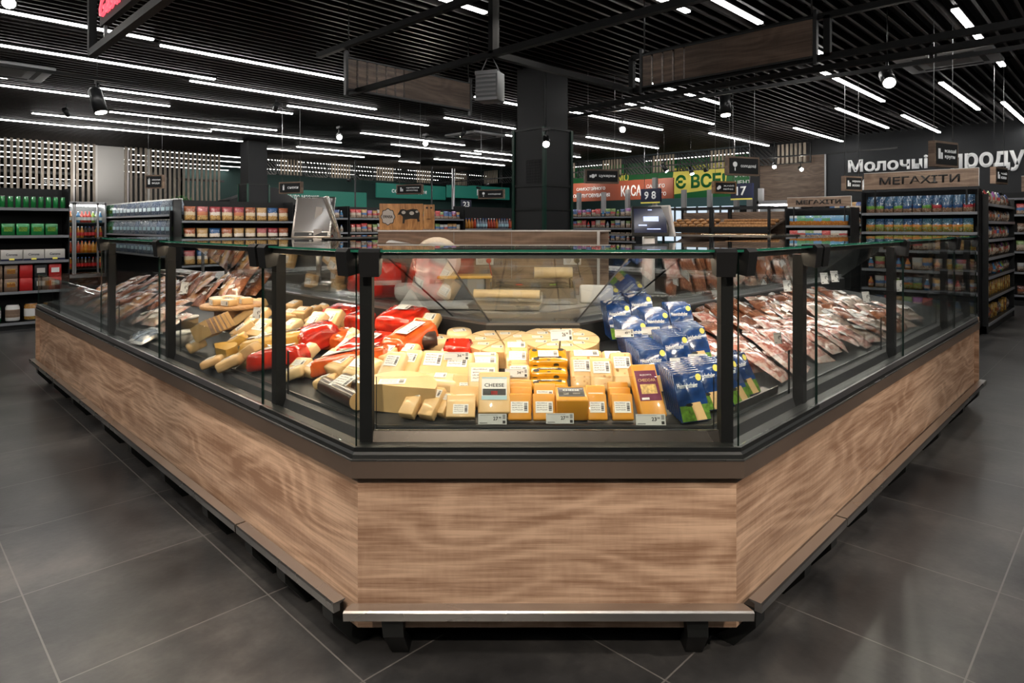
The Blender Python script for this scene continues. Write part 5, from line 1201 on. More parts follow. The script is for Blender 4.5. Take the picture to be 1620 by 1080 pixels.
def block(x, y, wpx, L, t_, tilt, mat_, label, zone='C', name='cheese_block', cat='cheese', group=None, rz=0., lift=0., stk_=.6, r=.008, holes=False, bulge=.0, sy=.0, srot=0., extra=(), dd=0.):
    s, d = ray(zone, x, y); Yc = F*(CAMH-deck_z(d))/(y-CY); w_ = wpx*Yc/F; d += dd
    b = rbox(w_, L, t_, min(r, t_*.45), mat_, 2, bulge=bulge)
    if holes:
        for _ in range(9):
            hx, hy, hr = rg.uniform(-.4, .4)*w_, rg.uniform(-.42, .42)*L, rg.uniform(.003, .007)
            b.face([(hx+hr*math.cos(q), hy+hr*math.sin(q), t_+bulge*.6+.0006) for q in [2*PI*i/10 for i in range(10)]], 'cheese_hole')
        for _ in range(5):
            hx, hz, hr = rg.uniform(-.4, .4)*w_, rg.uniform(.2, .8)*t_, rg.uniform(.003, .006)
            b.face([(hx+hr*math.cos(q), -L/2-.0006, hz+hr*math.sin(q)) for q in [2*PI*i/10 for i in range(10)]], 'cheese_hole')
    st_ = [(w_*stk_*1.05, min(L*.42, w_*.55), 0.0, sy*L, t_+bulge*.8, srot)] if stk_ else []
    return put(zone, s, d, name, label, cat, group, 'cheese', b.data('cheese'), lift, tilt, rz, st_, L, extra)
# --- front row of the angled corner
G1 = 'cheese sticks at the front glass'
for i, (x, y, w_, rz, nm) in enumerate([(645, 664, 26, -.42, 'leftmost of the three'), (676, 666, 26, -.45, 'middle of the three'), (697, 662, 20, -.5, 'shortest of the three')]):
    block(x, y, w_, .125 if i < 2 else .09, .035, .55, 'pale_cheese', 'pale labelled cheese stick by the front glass, %s' % nm, group=G1, rz=rz, sy=.26, stk_=.85, r=.004)
G2 = 'pale cheese slabs leaning in a stack'
for i, (y, lf, nm) in enumerate([(666, 0, 'front'), (650, .0, 'middle'), (634, .01, 'rear')]):
    block(729+i*5, y, 46, .085, .034, .75, 'pale_cheese', 'pale flat cheese slab beside the blue CHEESE label, %s of the three' % nm, group=G2, stk_=.5, lift=lf, sy=-.15, r=.004)
def printed(w_, h_, m_, lines, t_):
    b = MB(); b.box(-w_/2, w_/2, -h_/2, h_/2, 0, .001, m_); o = [('printed_label', b.data('printed_label'), None)]
    return b.data('printed_label')
def add_print(t, w_, h_, m_, loc, txts=(), pics=()):
    b = MB(); b.box(-w_/2, w_/2, -h_/2, h_/2, 0, .0012, m_); o = b.build('printed_label', t); o.location = loc
    for (tx, tw, th, ty, tm) in txts: obj('lettering', text_mesh(tx, tw, th, .0006, tm, .015, align='C'), o, (0, ty, .0013))
    for (x0, x1, y0, y1, pm) in pics: b = MB(); b.box(x0, x1, y0, y1, .0012, .0018, pm); b.build('label_picture', o)
    return o
t = block(782, 661, 50, .155, .055, .85, 'pale_cheese', 'tall pale cheese block with a light blue CHEESE label', stk_=0, r=.006)
add_print(t, .092, .085, 'white', (0, .09, .0555), [('CHEESE', .072, .013, .012, 'ink')], [(-.042, .042, -.026, -.002, 'cow_black'), (-.046, .046, -.0425, -.028, 'sky_label'), (-.012, .012, -.024, -.010, 'red_paint'), (-.046, .046, .037, .0425, 'sky_label')])
G3 = 'orange cheese slices leaning at the front'
for i, (x, y, w_, nm) in enumerate([(822, 667, 37, 'front one of the left pile'), (823, 655, 37, 'middle one of the left pile'), (824, 643, 36, 'rear one of the left pile'), (861, 667, 36, 'front one of the second pile'), (862, 648, 34, 'rear one of the second pile'), (945, 667, 31, 'front one right of the dark label block'), (943, 652, 31, 'rear one right of the dark label block'), (985, 667, 34, 'front one beside the wine-red label'), (982, 656, 34, 'middle one beside the wine-red label'), (979, 646, 33, 'rear one beside the wine-red label')]):
    block(x, y, w_, .095, .022, .95, 'orange_cheese', 'orange cheese slice pack, %s' % nm, group=G3, stk_=.72, sy=-.02, r=.005)
t = block(905, 667, 51, .10, .085, .12, 'orange_cheese', 'large orange cheese block with a dark printed CHEESE label', stk_=0, r=.006)
add_print(t, .095, .062, 'navy_label', (0, .055, .0855), [('CHEESE', .06, .011, .012, 'white_print')], [(-.044, .044, -.024, 0, 'ink'), (-.044, .044, .020, .022, 'white'), (-.03, -.01, -.02, -.004, 'off_white'), (.005, .032, -.018, -.006, 'off_white')])
t = block(1030, 666, 42, .20, .045, .80, 'orange_cheese', 'tall orange cheddar slab with a wine-red label', stk_=0, r=.006, rz=.16)
add_print(t, .082, .115, 'wine_label', (0, .115, .0455), [('CHEDDAR', .068, .011, .02, 'pale_cheese'), ('MLEKOVITA', .045, .006, .040, 'white')], [(-.03, .03, -.032, .004, 'food_photo'), (-.034, -.006, -.054, -.046, 'white')])
# --- second rows
G4 = 'holed cheese pieces in the middle rows'
for (x, y, w_, L, t_, tl, lf, nm) in [(820, 628, 37, .12, .05, .75, 0, 'lowest in the column left of the spotted packs'), (819, 606, 37, .11, .05, .5, .02, 'middle of the column left of the spotted packs'), (817, 586, 38, .09, .05, .35, .03, 'top of the column left of the spotted packs'),
      (921, 622, 36, .14, .05, .8, 0, 'right beside the spotted packs'), (952, 625, 36, .14, .05, .8, 0, 'behind the dark CHEESE label'), (985, 619, 36, .15, .05, .8, 0, 'left of the blue packs'), (971, 602, 34, .10, .05, .45, .02, 'behind the one left of the blue packs'), (929, 594, 54, .10, .05, .30, .01, 'wide one in front of the right wheel')]:
    block(x, y, w_, L, t_, tl, 'cheese_rind' if w_ > 50 else 'pale_cheese', 'holed yellow cheese piece, %s' % nm, group=G4, lift=lf, holes=True, stk_=.7, bulge=.006, r=.014, sy=.16)
G5 = 'cream cheese slabs in the middle rows'
for (x, y, w_, L, t_, tl, lf, nm) in [(764, 634, 48, .14, .05, .8, 0, 'behind the blue CHEESE label'), (766, 606, 46, .10, .05, .5, .01, 'second behind the blue CHEESE label'), (767, 590, 44, .08, .045, .25, .01, 'in front of the left cut wheel')]:
    block(x, y, w_, L, t_, tl, 'cream_cheese', 'cream coloured cheese slab with a label, %s' % nm, group=G5, lift=lf, stk_=.75, r=.012, bulge=.004, sy=.1)
for i in range(3):
    t = block(868, 626-i*6, 62, .105, .045, .25, 'gold_pack', 'golden-orange pack with black spots, %s in the stack' % ['bottom', 'middle', 'top'][i], group='spotted golden packs', lift=.0+i*.034, stk_=.5 if i == 2 else 0, bulge=.006, name='cheese_pack', r=.014)
    b = MB()
    for (hx, hy, hr) in [(-.05, .02, .010), (.045, .03, .008), (.0, .015, .007), (.055, .085, .010), (-.055, .08, .009)]: b.face([(hx+hr*1.3*math.cos(q), hy+hr*math.sin(q), .0475) for q in [2*PI*k/12 for k in range(12)]], 'ink')
    for (hx, hz, hr) in [(-.055, .02, .010), (.03, .03, .009), (.062, .015, .008)]: b.face([(hx+hr*1.3*math.cos(q), -.0006, hz+hr*math.sin(q)) for q in [2*PI*k/12 for k in range(12)]], 'ink')
    b.build('black_spots', t)
    obj('lettering', text_mesh('Maasdamer', .09, .012, .0006, 'ink', .02, align='C'), t, (0, .03, .049))
# --- left part of the angled corner
def g_wedge(r, a0, a1, h, m, rind='cheese_rind', n=6, paper=None):
    b = MB(); ang = [a0+(a1-a0)*i/n for i in range(n+1)]; g = .010
    am = (a0+a1)/2; ox, oy = g*math.cos(am), g*math.sin(am)
    P = [(ox, oy)]+[(ox+r*math.cos(a), oy+r*math.sin(a)) for a in ang]
    b.face([(x, y, 0) for x, y in reversed(P)], m); b.face([(x, y, h) for x, y in P], m)
    for i in range(len(P)):
        j = (i+1) % len(P); b.face([(*P[i], 0), (*P[j], 0), (*P[j], h), (*P[i], h)], m if i in (0, len(P)-1) else rind)
    if paper: 
        Q = [(ox+(x-ox)*.8+.03*r*math.cos(am), oy+(y-oy)*.8+.03*r*math.sin(am)) for x, y in P]; b.face([(x, y, h+.001) for x, y in Q], paper)
    return b
def fan(x, y, rpx, n, h, nm, zone='C', mat_='cream_cheese', skip=(), rind='cheese_rind', lift=0., off=.2):
    s, d = ray(zone, x, y); Yc = F*(CAMH-deck_z(d))/(y-CY); R_ = rpx*Yc/F
    for i in range(n):
        if i in skip: continue
        a0 = off+2*PI*i/n; a1 = off+2*PI*(i+1)/n
        t = bpy.data.objects.new('cheese_wedge', None); COL.objects.link(t); t.location = wpos(zone, s, d, lift); t.rotation_euler = (SL, 0, ZR[zone])
        tag(t, 'cheese wedge, %s of the slices cut from %s' % (nth(i), nm), 'cheese wedge', 'wedges of '+nm)
        obj('cheese', g_wedge(R_, a0, a1, h, mat_, rind, 5).data('cheese'), t)
        am = (a0+a1)/2; obj('label_sticker', stk(.05, .032), t, (R_*.62*math.cos(am), R_*.62*math.sin(am), h+.001), (0, 0, rg.uniform(-.3, .3)))
fan(793, 562, 54, 8, .075, 'the left cream wheel by the rear wall')
fan(886, 562, 58, 10, .085, 'the right cream wheel with the 26 card')
for x, y, r_, h, nm in ((692, 557, 22, .07, 'lower'), (727, 551, 20, .09, 'taller')):
    s, d = ray('C', x, y); Yc = F*(CAMH-deck_z(d))/(y-CY); R_ = r_*Yc/F
    t = thing('cheese_round', 'small whole cream cheese round left of the cut wheels, the %s one' % nm, 'cheese', wpos('C', s, d), ZR['C'], 'small cheese rounds', SL)
    b = MB(); b.lathe([(0, 0), (R_*.92, 0), (R_, .012), (R_, h-.015), (R_*.93, h), (0, h)], 'cream_cheese', 24); b.build('cheese', t)
    obj('label_sticker', stk(.06, .04), t, (0, 0, h+.001), (0, 0, .3))
for (x, y, w_, L, t_, tl, rz, lf, m_, nm) in [
    (615, 618, 37, .15, .065, .6, -.35, 0, 'cream_cheese', 'leaning left above the big half wheel'), (645, 612, 30, .14, .055, .6, -.35, .01, 'pale_cheese', 'just right of the left leaning one'),
    (683, 612, 46, .14, .06, .65, -.22, 0, 'pale_cheese', 'in the middle of the left group'), (722, 615, 50, .14, .06, .6, -.12, 0, 'pale_cheese', 'under the red card'),
    (693, 633, 60, .10, .07, .06, -.1, 0, 'cream_cheese', 'lying flat in front of the leaning ones'), (607, 586, 26, .10, .045, .3, -.5, .02, 'pale_cheese', 'small one beside the red bags'),
    (640, 586, 30, .11, .05, .45, -.45, .01, 'cheese_rind', 'with the large tilted label'), (684, 590, 26, .09, .045, .35, -.2, .0, 'cream_cheese', 'small one behind the red card'), (705, 576, 28, .08, .04, .3, -.3, .0, 'cream_cheese', 'small one before the whole rounds'),
    (655, 541, 26, .12, .05, .6, -.5, .0, 'pale_cheese', 'tilted one by the divider'), (676, 535, 30, .11, .05, .5, -.4, .02, 'pale_cheese', 'rear one by the divider')]:
    block(x, y, w_, L, t_, tl, m_, 'cream wrapped cheese piece, %s' % nm, group='wrapped cheese pieces on the left', rz=rz, lift=lf, stk_=.6 if y != 633 else .3, r=.014, bulge=.004, sy=.14)
s, d = ray('C', 625, 655)
t = thing('half_cheese_wheel', 'large pale half wheel in film behind the left glass corner', 'cheese', wpos('C', s, d), ZR['C']-.1, None, SL)
g_wedge(.155, -.1, PI*.95, .105, 'pale_cheese', 'cheese_rind', 14).build('cheese', t); obj('label_sticker', stk(.10, .05), t, (-.02, .05, .106), (0, 0, .1))
s, d = ray('C', 671, 567); t = thing('salami_end', 'short grey salami end between the wrapped cheeses', 'sausage', wpos('C', s, d, .03), ZR['C'], None, SL)
b = MB(); b.tube((-.05, .02, .04), (.05, .05, .045), .04, 'salami', 16); b.build('sausage', t)
# --- big red wrapped cheeses
def g_lump(w_, L, h, m, seed=1, n=10):
    """film-wrapped big piece: rounded, wrinkled"""
    rr = random.Random(seed); b = rbox(w_, L, h, min(w_, L, h)*.28, m, 3, taper=.9, bulge=h*.14)
    me = b.data('wrap'); bm = bmesh.new(); bm.from_mesh(me); bmesh.ops.subdivide_edges(bm, edges=bm.edges, cuts=1, use_grid_fill=True)
    for v in bm.verts: v.co += Vector((rr.uniform(-1, 1), rr.uniform(-1, 1), rr.uniform(-1, 1)))*.0035 if v.co.z > .005 else Vector((0, 0, 0))
    bm.to_mesh(me); bm.free()
    return me
def lump(zone, x, y, w_, L, h, m_, label, rz=0, tilt=0, lift=0, group=None, name='wrapped_cheese', stickers=(), seed=1, cat='cheese', extra=()):
    s, d = ray(zone, x, y); return put(zone, s, d, name, label, cat, group, 'wrap', g_lump(w_, L, h, m_, seed), lift, tilt, rz, stickers, L, extra)
GR = 'big red and orange wrapped cheeses'
lump('C', 618, 578, .15, .30, .105, 'orange_wrap', 'big orange-red wrapped cheese inside the front glass, left edge', -.55, .12, 0, GR, stickers=[(.07, .14, .02, .0, .12)], seed=2)
lump('C', 622, 532, .26, .20, .09, 'red_wrap', 'big red wrapped cheese at the back of the angled corner', -.5, .15, 0, GR, stickers=[(.08, .05, 0, .02, .11)], seed=3)
lump('L', 556, 588, .22, .26, .10, 'red_wrap', 'red wrapped cheese lying just behind the corner post', .3, .1, 0, GR, stickers=[(.12, .06, 0, .02, .115)], seed=4)
lump('L', 530, 516, .30, .16, .09, 'red_wrap', 'red wrapped cheese at the back left of the corner post', .1, .1, 0, GR, seed=5)
lump('L', 560, 530, .18, .14, .10, 'red_wrap', 'small red wrapped cheese behind the post, between cream wedges', .2, .1, 0, GR, seed=6)
lump('L', 474, 562, .20, .22, .11, 'red_wrap', 'red wrapped half wheel right of the left post', -.2, .15, 0, GR, seed=7)
lump('L', 512, 556, .30, .16, .08, 'orange_wrap', 'orange-red wrapped cheese with cream wedges on top', .2, .1, 0, GR, seed=8)
t = lump('L', 498, 596, .13, .40, .075, 'orange_wrap', 'long orange wrapped loaf with a blue picture label', -.95, .08, 0, GR, seed=9)
add_print(t, .07, .25, 'white', (0, .2, .088), (), [(-.03, .03, -.06, .08, 'sky_label'), (-.025, .02, -.05, .0, 'meadow')])
lump('L', 398, 588, .13, .30, .085, 'red_wrap', 'long red wrapped cheese end right of the yellow loaf', -.95, .05, 0, GR, stickers=[(.06, .14, 0, .02, .095)], seed=10)
t = lump('L', 384, 566, .14, .42, .08, 'yellow_cheese', 'long yellow cheese loaf with a brown and white paper band', -.85, .05, 0, None, 'cheese_loaf', seed=12)
add_print(t, .06, .36, 'sign_wood', (-.02, .21, .092), (), [(-.028, .028, -.17, -.05, 'white'), (-.028, .028, .06, .10, 'ink')])
# cream pieces in the left wing, corner bay
cr = [(468, 600, 30, .1, .05, .3, 'by the long orange loaf'), (487, 600, 28, .09, .045, .25, 'with a label before the long orange loaf'), (530, 604, 40, .14, .07, .3, 'big one above the salami'), (560, 612, 36, .13, .07, .3, 'right above the salami, by the post'), (512, 588, 30, .12, .05, .3, 'behind the big one above the salami'),
      (495, 545, 32, .12, .05, .7, 'on the orange-red wrap, left'), (520, 540, 36, .12, .05, .7, 'on the orange-red wrap, right'), (545, 556, 30, .12, .05, .6, 'right of the orange-red wrap'), (535, 520, 26, .12, .05, .5, 'between the red cheeses at the back'), (548, 508, 26, .12, .05, .5, 'at the back by the post'),
      (457, 512, 30, .1, .06, .2, 'beige block at the back by the left post'), (474, 511, 26, .1, .07, .2, 'second beige block at the back'), (487, 506, 24, .1, .06, .2, 'third beige block at the back'), (458, 494, 26, .1, .05, .2, 'upper beige block at the back'), (455, 585, 24, .1, .05, .5, 'upright wedge by the left post'), (478, 578, 24, .11, .05, .5, 'rounded wedge by the left post')]
for i, (x, y, w_, L, t_, tl, nm) in enumerate(cr):
    block(x, y, w_, L, t_, tl, 'cheese_rind' if 10 <= i < 14 else 'cream_cheese' if i % 2 else 'pale_cheese', 'wrapped cheese piece, %s' % nm, zone='L', group='cheese pieces of the left corner bay', rz=rg.uniform(-.3, .5), stk_=.6, r=.01, bulge=.004, lift=.055 if 5 <= i < 7 else 0)
s, d = ray('L', 520, 640); t = thing('salami', 'two dark salami sticks with a paper tag at the left corner glass', 'sausage', wpos('L', s, d+.02, .0), ZR['L']-.12, None, SL)
for k in range(2):
    b = MB(); b.tube((-.14+k*.03, .03+k*.075, .036), (.17, .03+k*.075, .036), .035, 'salami', 16, cap=False); b.tube((.17, .03+k*.075, .036), (.175, .03+k*.075, .036), .034, 'pale_cheese', 16); b.tube((-.145+k*.03, .03+k*.075, .036), (-.14+k*.03, .03+k*.075, .036), .03, 'salami', 16); b.build('sausage', t)
obj('label_sticker', stk(.10, .07), t, (0, .05, .075), (.3, 0, .2))
# wooden stand with packs
s, d = ray('L', 348, 522)
t = thing('wooden_stand', 'round wooden display stand carrying small white-labelled packs', 'display stand', wpos('L', s, d+.08), ZR['L'], None, 0)
b = MB(); b.lathe([(0, .125), (.19, .125), (.195, .13), (.195, .145), (.19, .15), (0, .15)], 'oak_plate', 32); b.build('round_top', t)
b = rbox(.20, .16, .13, .004, 'oak_plate'); b.build('pedestal', t)
sx_, sy_, sz_ = wpos('L', s, d+.08)
for i, (ax, ay, rz) in enumerate([(-.10, -.06, .1), (.0, -.10, -.1), (.10, -.06, .2), (-.04, .05, .0), (.07, .06, -.2), (-.13, .04, .3)]):
    q = Matrix.Rotation(ZR['L'], 3, 'Z') @ Vector((ax, ay, 0)); tt = thing('cheese_pack', 'small cheese pack with white label on the wooden stand, %s' % ['front by its beer end', 'front middle', 'front by the post', 'rear middle', 'rear by the post', 'rear by its beer end'][i], 'cheese pack', (sx_+q.x, sy_+q.y, sz_+.151), ZR['L']+rz, 'packs on the wooden stand')
    rbox(.085, .07, .04, .006, 'pale_cheese').build('cheese', tt); obj('label_sticker', stk(.07, .055), tt, (0, 0, .0405)); obj('label_sticker', stk(.07, .03), tt, (0, -.0352, .02), (PI/2, 0, 0))
# grey-rind wheel slices standing, yellow half wheel, more wedges
for i in range(6):
    s, d = ray('L', 322+i*7, 560-i*3); t = thing('cheese_wedge', 'grey-rinded cheese wedge, %s in the standing fan below the wooden stand' % nth(i), 'cheese wedge', wpos('L', s, d), ZR['L']+.5+i*.12, 'standing grey-rinded wedges')
    b = g_wedge(.12, 0, .45, .09, 'pale_cheese', 'sign_wood', 4); o = b.build('cheese', t); o.rotation_euler = (.0, -.5, 0); o.location = (-.06, 0, .05); obj('label_sticker', stk(.05, .04), o, (.08, .02, .091))
s, d = ray('L', 340, 568); t = thing('half_cheese_wheel', 'smooth yellow half wheel below the standing wedges', 'cheese', wpos('L', s, d), ZR['L'], None, SL)
g_wedge(.11, .1, PI*.9, .06, 'yellow_cheese', 'yellow_cheese', 14).build('cheese', t)
for i, (x, y, rz, nm) in enumerate([(372, 540, -.3, 'front'), (385, 532, -.2, 'second'), (398, 524, -.1, 'third'), (372, 520, -.4, 'fourth'), (390, 508, .1, 'rear'), (404, 540, .2, 'post-side'), (376, 580, -.8, 'lowest'), (405, 556, -.2, 'nearest the post')]):
    block(x, y, 34, .14, .05, .5, 'pale_cheese', 'long pale cheese wedge with label right of the wooden stand, %s one' % nm, zone='L', group='pale wedges beside the wooden stand', rz=rz, stk_=.7, r=.006, lift=.02 if y < 530 else 0)
for i, (x, y, m_, nm) in enumerate([(293, 545, 'off_white', 'white-lidded tub beside the standing wedges'), (283, 520, 'off_white', 'clear tub behind the white-lidded one'), (301, 520, 'cream_cheese', 'tub with yellow filling next to the clear one'), (388, 474, 'beer_green', 'green-lidded tub at the back by the post')]):
    s, d = ray('L', x, y); t = thing('food_tub', nm, 'tub', wpos('L', s, d), ZR['L'], 'round food tubs', SL)
    b = MB(); b.lathe([(0, 0), (.05, 0), (.06, .07), (0, .07)], m_, 18); b.build('tub', t); b = MB(); b.lathe([(0, .07), (.064, .07), (.064, .08), (0, .08)], 'white' if m_ != 'beer_green' else 'beer_green', 18); b.build('lid', t)
# more pieces between the wooden stand and the double post, and along the glass
for i, (x, y, w_, L, t_, tl, rz, m_, nm) in enumerate([
    (322, 585, 30, .10, .04, .2, -.6, 'cheese_rind', 'rinded piece lying near the glass below the yellow half wheel'), (350, 590, 32, .12, .05, .3, -.7, 'pale_cheese', 'pale piece near the glass below the long yellow loaf'),
    (362, 556, 30, .12, .05, .4, -.5, 'yellow_cheese', 'yellow piece touching the long yellow loaf'), (300, 560, 24, .10, .05, .3, -.2, 'pale_cheese', 'pale piece left of the yellow half wheel'),
    (412, 574, 26, .12, .05, .3, -.6, 'pale_cheese', 'pale piece by the red wrapped end'), (404, 512, 24, .12, .05, .4, .2, 'cheese_rind', 'rinded block at the back near the double post'),
    (398, 496, 24, .12, .06, .3, .1, 'pale_cheese', 'pale block at the rear edge near the double post'), (380, 494, 24, .12, .05, .3, -.2, 'cream_cheese', 'cream block at the rear edge behind the wedges'),
    (452, 534, 26, .12, .06, .3, .2, 'cream_cheese', 'cream block between the beige blocks and the red half wheel'), (490, 522, 28, .12, .06, .3, -.2, 'cheese_rind', 'rinded block between the red wraps at the back'),
    (508, 500, 26, .12, .06, .2, .1, 'pale_cheese', 'pale block at the rear wall of the corner bay'), (446, 606, 30, .11, .045, .2, -.7, 'cream_cheese', 'cream piece at the glass by the double post'),
    (500, 616, 26, .10, .04, .15, -.8, 'pale_cheese', 'flat pale piece at the glass left of the salami'), (545, 628, 34, .12, .05, .25, -.3, 'cheese_rind', 'rinded piece at the glass right of the salami'),
    (540, 574, 36, .14, .06, .4, .1, 'cream_cheese', 'large cream piece before the red wrap by the corner post'), (575, 612, 32, .12, .06, .4, -.2, 'pale_cheese', 'pale piece right at the corner post')]):
    block(x, y, w_, L, t_, tl, m_, nm, zone='L', group='loose cheese pieces of the left side', rz=rz, stk_=.6, r=.012, bulge=.004)
# ---- vacuum packs
def g_vac(w_, L, t_, m, seed=0, film='film_white'):
    rr = random.Random(seed); b = MB(); nx, ny = 7, 9; vs = []
    for j in range(ny+1):
        for i in range(nx+1):
            a, c = 2*i/nx-1, 2*j/ny-1; k = max(0, 1-abs(a)**3.2)*max(0, 1-abs(c)**4)
            vs.append((a*w_/2+rr.uniform(-.002, .002), c*L/2+rr.uniform(-.002, .002), .002+t_*k*(.75+rr.uniform(0, .45))))
    fs = [(j*(nx+1)+i, j*(nx+1)+i+1, (j+1)*(nx+1)+i+1, (j+1)*(nx+1)+i) for j in range(ny) for i in range(nx)]
    edge = [f for k, f in enumerate(fs) if (k % nx in (0, nx-1)) or k//nx in (0, ny-1)]; mid_ = [f for f in fs if f not in edge]
    b.mesh(vs, mid_, m, True); b.mesh(vs, edge, film, True)
    b.face([(-w_/2, -L/2, .001), (-w_/2, L/2, .001), (w_/2, L/2, .001), (w_/2, -L/2, .001)], film)
    return b.data('pack')
HAM = [g_vac(.15, .22, .022, 'ham', i) for i in range(3)]; HAMW = [g_vac(.14, .2, .02, 'film_white', 5)]
BRN = [g_vac(.14, .22, .026, 'brown_meat', 8+i, 'brown_meat') for i in range(2)]; FSH = [g_vac(.16, .2, .02, 'fish_pack', 12+i) for i in range(2)]; GLD = [g_vac(.14, .2, .03, 'golden_pack', 15)]
SAUS = MB()
for k in range(5): SAUS.tube((-.055+k*.027, -.09, .016), (-.055+k*.027, .09, .016), .0135, 'brown_meat', 10)
SAUS = SAUS.data('pack')
def fill(zone, s0, s1, d0, d1, ns, nd, pick, where, group, tilt=.3, lift=.0, seedv=1, sgn=1):
    rr = random.Random(seedv)
    for j in range(nd):
        for i in range(ns):
            s = s0+(s1-s0)*(i+.5+rr.uniform(-.22, .22))/ns; d = d0+(d1-d0)*(j+rr.uniform(-.15, .15))/max(1, nd-1)
            nm, me, look, cat, sw, sh, top = pick(i/ns, j/nd, rr)
            if zone == 'R' and (s < 2.0772+.4142*d or CX+F*(s-VR-d)/(s+VR+d) < 1120): continue
            if where == 'fish bay' and CX+F*(UL+d-s)/(UL+d+s) > 268+60*(d > .7): continue
            t = put(zone, s, d, nm, '%s, %s in the %s row from the glass, %s' % (look, nth(i), nth(j), where), cat, group, 'pack', me, lift+rr.uniform(0, .03)+.012*((i+j) % 2), tilt+rr.uniform(-.1, .2), rr.uniform(-.45, .45), [(sw, sh, rr.uniform(-.02, .02), rr.uniform(-.03, .03), top, rr.uniform(-.4, .4))] if sw and (zone == 'L' or rr.random() < .62) else (), .2)
def pk_ham(fi, fj, rr):
    k = rr.random()
    if k < .7: return 'ham_pack', rr.choice(HAM), 'pink ham pack', 'meat pack', .06, .035, .0265
    return 'ham_pack', HAMW[0], 'pale ham pack', 'meat pack', .06, .04, .024
def pk_mix(fi, fj, rr):
    k = rr.random()
    if fj < .3 or (fi < .38 and k > .15): return 'ham_pack', rr.choice(HAM), 'pink meat pack', 'meat pack', .06, .035, .0265
    if k < .55: return 'sausage_pack', SAUS, 'smoked sausage pack', 'sausage pack', .10, .06, .031
    return 'meat_pack', rr.choice(BRN), 'smoked meat pack', 'meat pack', .08, .05, .031
def pk_dark(fi, fj, rr):
    return ('meat_pack', rr.choice(BRN+FSH), 'dark meat pack', 'meat pack', .07, .045, .03)
def pk_fish(fi, fj, rr):
    return ('fish_pack', rr.choice(FSH+GLD if fj > .5 else FSH), 'greyish fish pack' if fj <= .5 else 'film-wrapped fish pack', 'fish pack', .06, .04, .025)
def pk_gold(fi, fj, rr):
    return ('snack_pack', rr.choice(GLD+BRN), 'golden food bag', 'food bag', .05, .03, .033)
fill('R', 2.25, 2.85, .30, .92, 5, 7, pk_ham, 'corner bay', 'ham packs of the corner bay', .3, .01, 2)
fill('R', 2.88, 4.15, .17, .92, 9, 7, pk_ham if False else pk_mix, 'meat bay', 'meat packs of the long bay', .3, .0, 3)
fill('R', 4.2, 5.5, .17, .9, 9, 6, pk_dark, 'past the middle post', 'dark meat packs past the middle post', .3, .0, 4)
fill('L', 4.7, 5.9, .74, .92, 6, 2, pk_gold, 'behind the stand', 'golden bags behind the wooden stand', .6, .04, 5)
fill('L', 3.92, 5.08, .18, .92, 8, 6, pk_fish, 'fish bay', 'fish packs of the left bay', .25, .0, 6)
fill('L', 5.2, 7.3, .15, .9, 12, 4, pk_gold, 'low end unit', 'food bags in the low end unit', .3, .0, 7)
s, d = ray('L', 214, 545); 
for i in range(4): put('L', s+i*.07, d+.01*i, 'silver_pack', 'shiny blue and silver pack at the glass of the fish bay, %s of four' % nth(i), 'fish pack', 'silver packs', 'pack', g_vac(.13, .16, .02, 'water', 30+i, 'steel'), 0, .2, rg.uniform(-.4, .4), (), .16)
# dark sausages in bags at the back
for i in range(5):
    s, d = ray('L', 335+i*10, 480); t = put('L', s, .86, 'sausage_bag', 'upright bag of dark red sausages behind the wooden stand, %s' % nth(i), 'sausage bag', 'dark sausage bags', 'pack', BRN[i % 2], .03, 1.0, rg.uniform(-.3, .3), (), .2)
# ---- blue cheese slice packs
def g_blue():
    b = rbox(.13, .175, .013, .003, 'blue_pack', 1)
    b.box(-.062, .062, -.084, -.030, .0132, .0136, 'meadow'); b.box(-.062, .062, -.030, -.012, .0132, .0135, 'sky_label' if False else 'blue_pack')
    b.mesh([(.0, -.084, .0137), (.045, -.084, .0137), (.03, -.02, .0137), (-.012, -.022, .0137)], [(0, 1, 2, 3)], 'pale_cheese')
    b.face([(.045+.013*math.cos(q), .066+.013*math.sin(q), .0138) for q in [2*PI*i/14 for i in range(14)]], 'yellow_print')
    b.face([(-.02+.016*math.cos(q), -.028+.006*math.sin(q), .0138) for q in [2*PI*i/10 for i in range(10)]], 'cow_black')
    return b.data('pack')
BLUE = g_blue(); bt = text_mesh('Heinrichsthaler', .09, .018, .0005, 'white_print', .015, align='C')
def blue_col(zone, x, y, n, rz, tilt, nm, step=.011, lift=0.):
    s0, d0 = ray(zone, x, y)
    for i in range(n):
        d = d0+i*step*1.5
        t = put(zone, s0-i*.004, d, 'cheese_slice_pack', 'blue meadow-print cheese pack, %s in %s' % (nth(i), nm), 'cheese pack', 'blue cheese slice packs', 'pack', BLUE, lift+i*.001, tilt+.12, rz, (), .175)
        if i == 0 or True: obj('lettering', bt, t, (-.01, .1275, .0138))
for (z_, x, y, n, rz, tl, nm, lf) in [('C', 1100, 668, 7, .38, .95, 'the stack nearest the front glass', 0), ('C', 1128, 650, 5, .38, .95, 'the right post stack', 0),
    ('C', 1042, 622, 8, .35, .95, 'the tall middle stack', 0), ('C', 1078, 606, 6, .35, .95, 'the second middle stack', .02), ('C', 1108, 592, 5, .35, .9, 'the stack by the hams', .03),
    ('C', 1012, 578, 6, .32, .9, 'the stack left of centre', .02), ('C', 1048, 566, 5, .32, .9, 'the stack behind the middle', .04), ('C', 1085, 556, 4, .32, .9, 'the rear stack by the hams', .05),
    ('C', 985, 548, 5, .3, .95, 'the rearmost left stack', .03), ('C', 1020, 538, 4, .3, .95, 'the rearmost right stack', .05),
    ('R', 1172, 640, 4, -.1, .85, 'the stack beyond the corner post', 0), ('R', 1188, 626, 3, -.1, .85, 'the outermost stack', 0)]:
    blue_col(z_, x, y, n, rz, tl, nm, lift=lf)
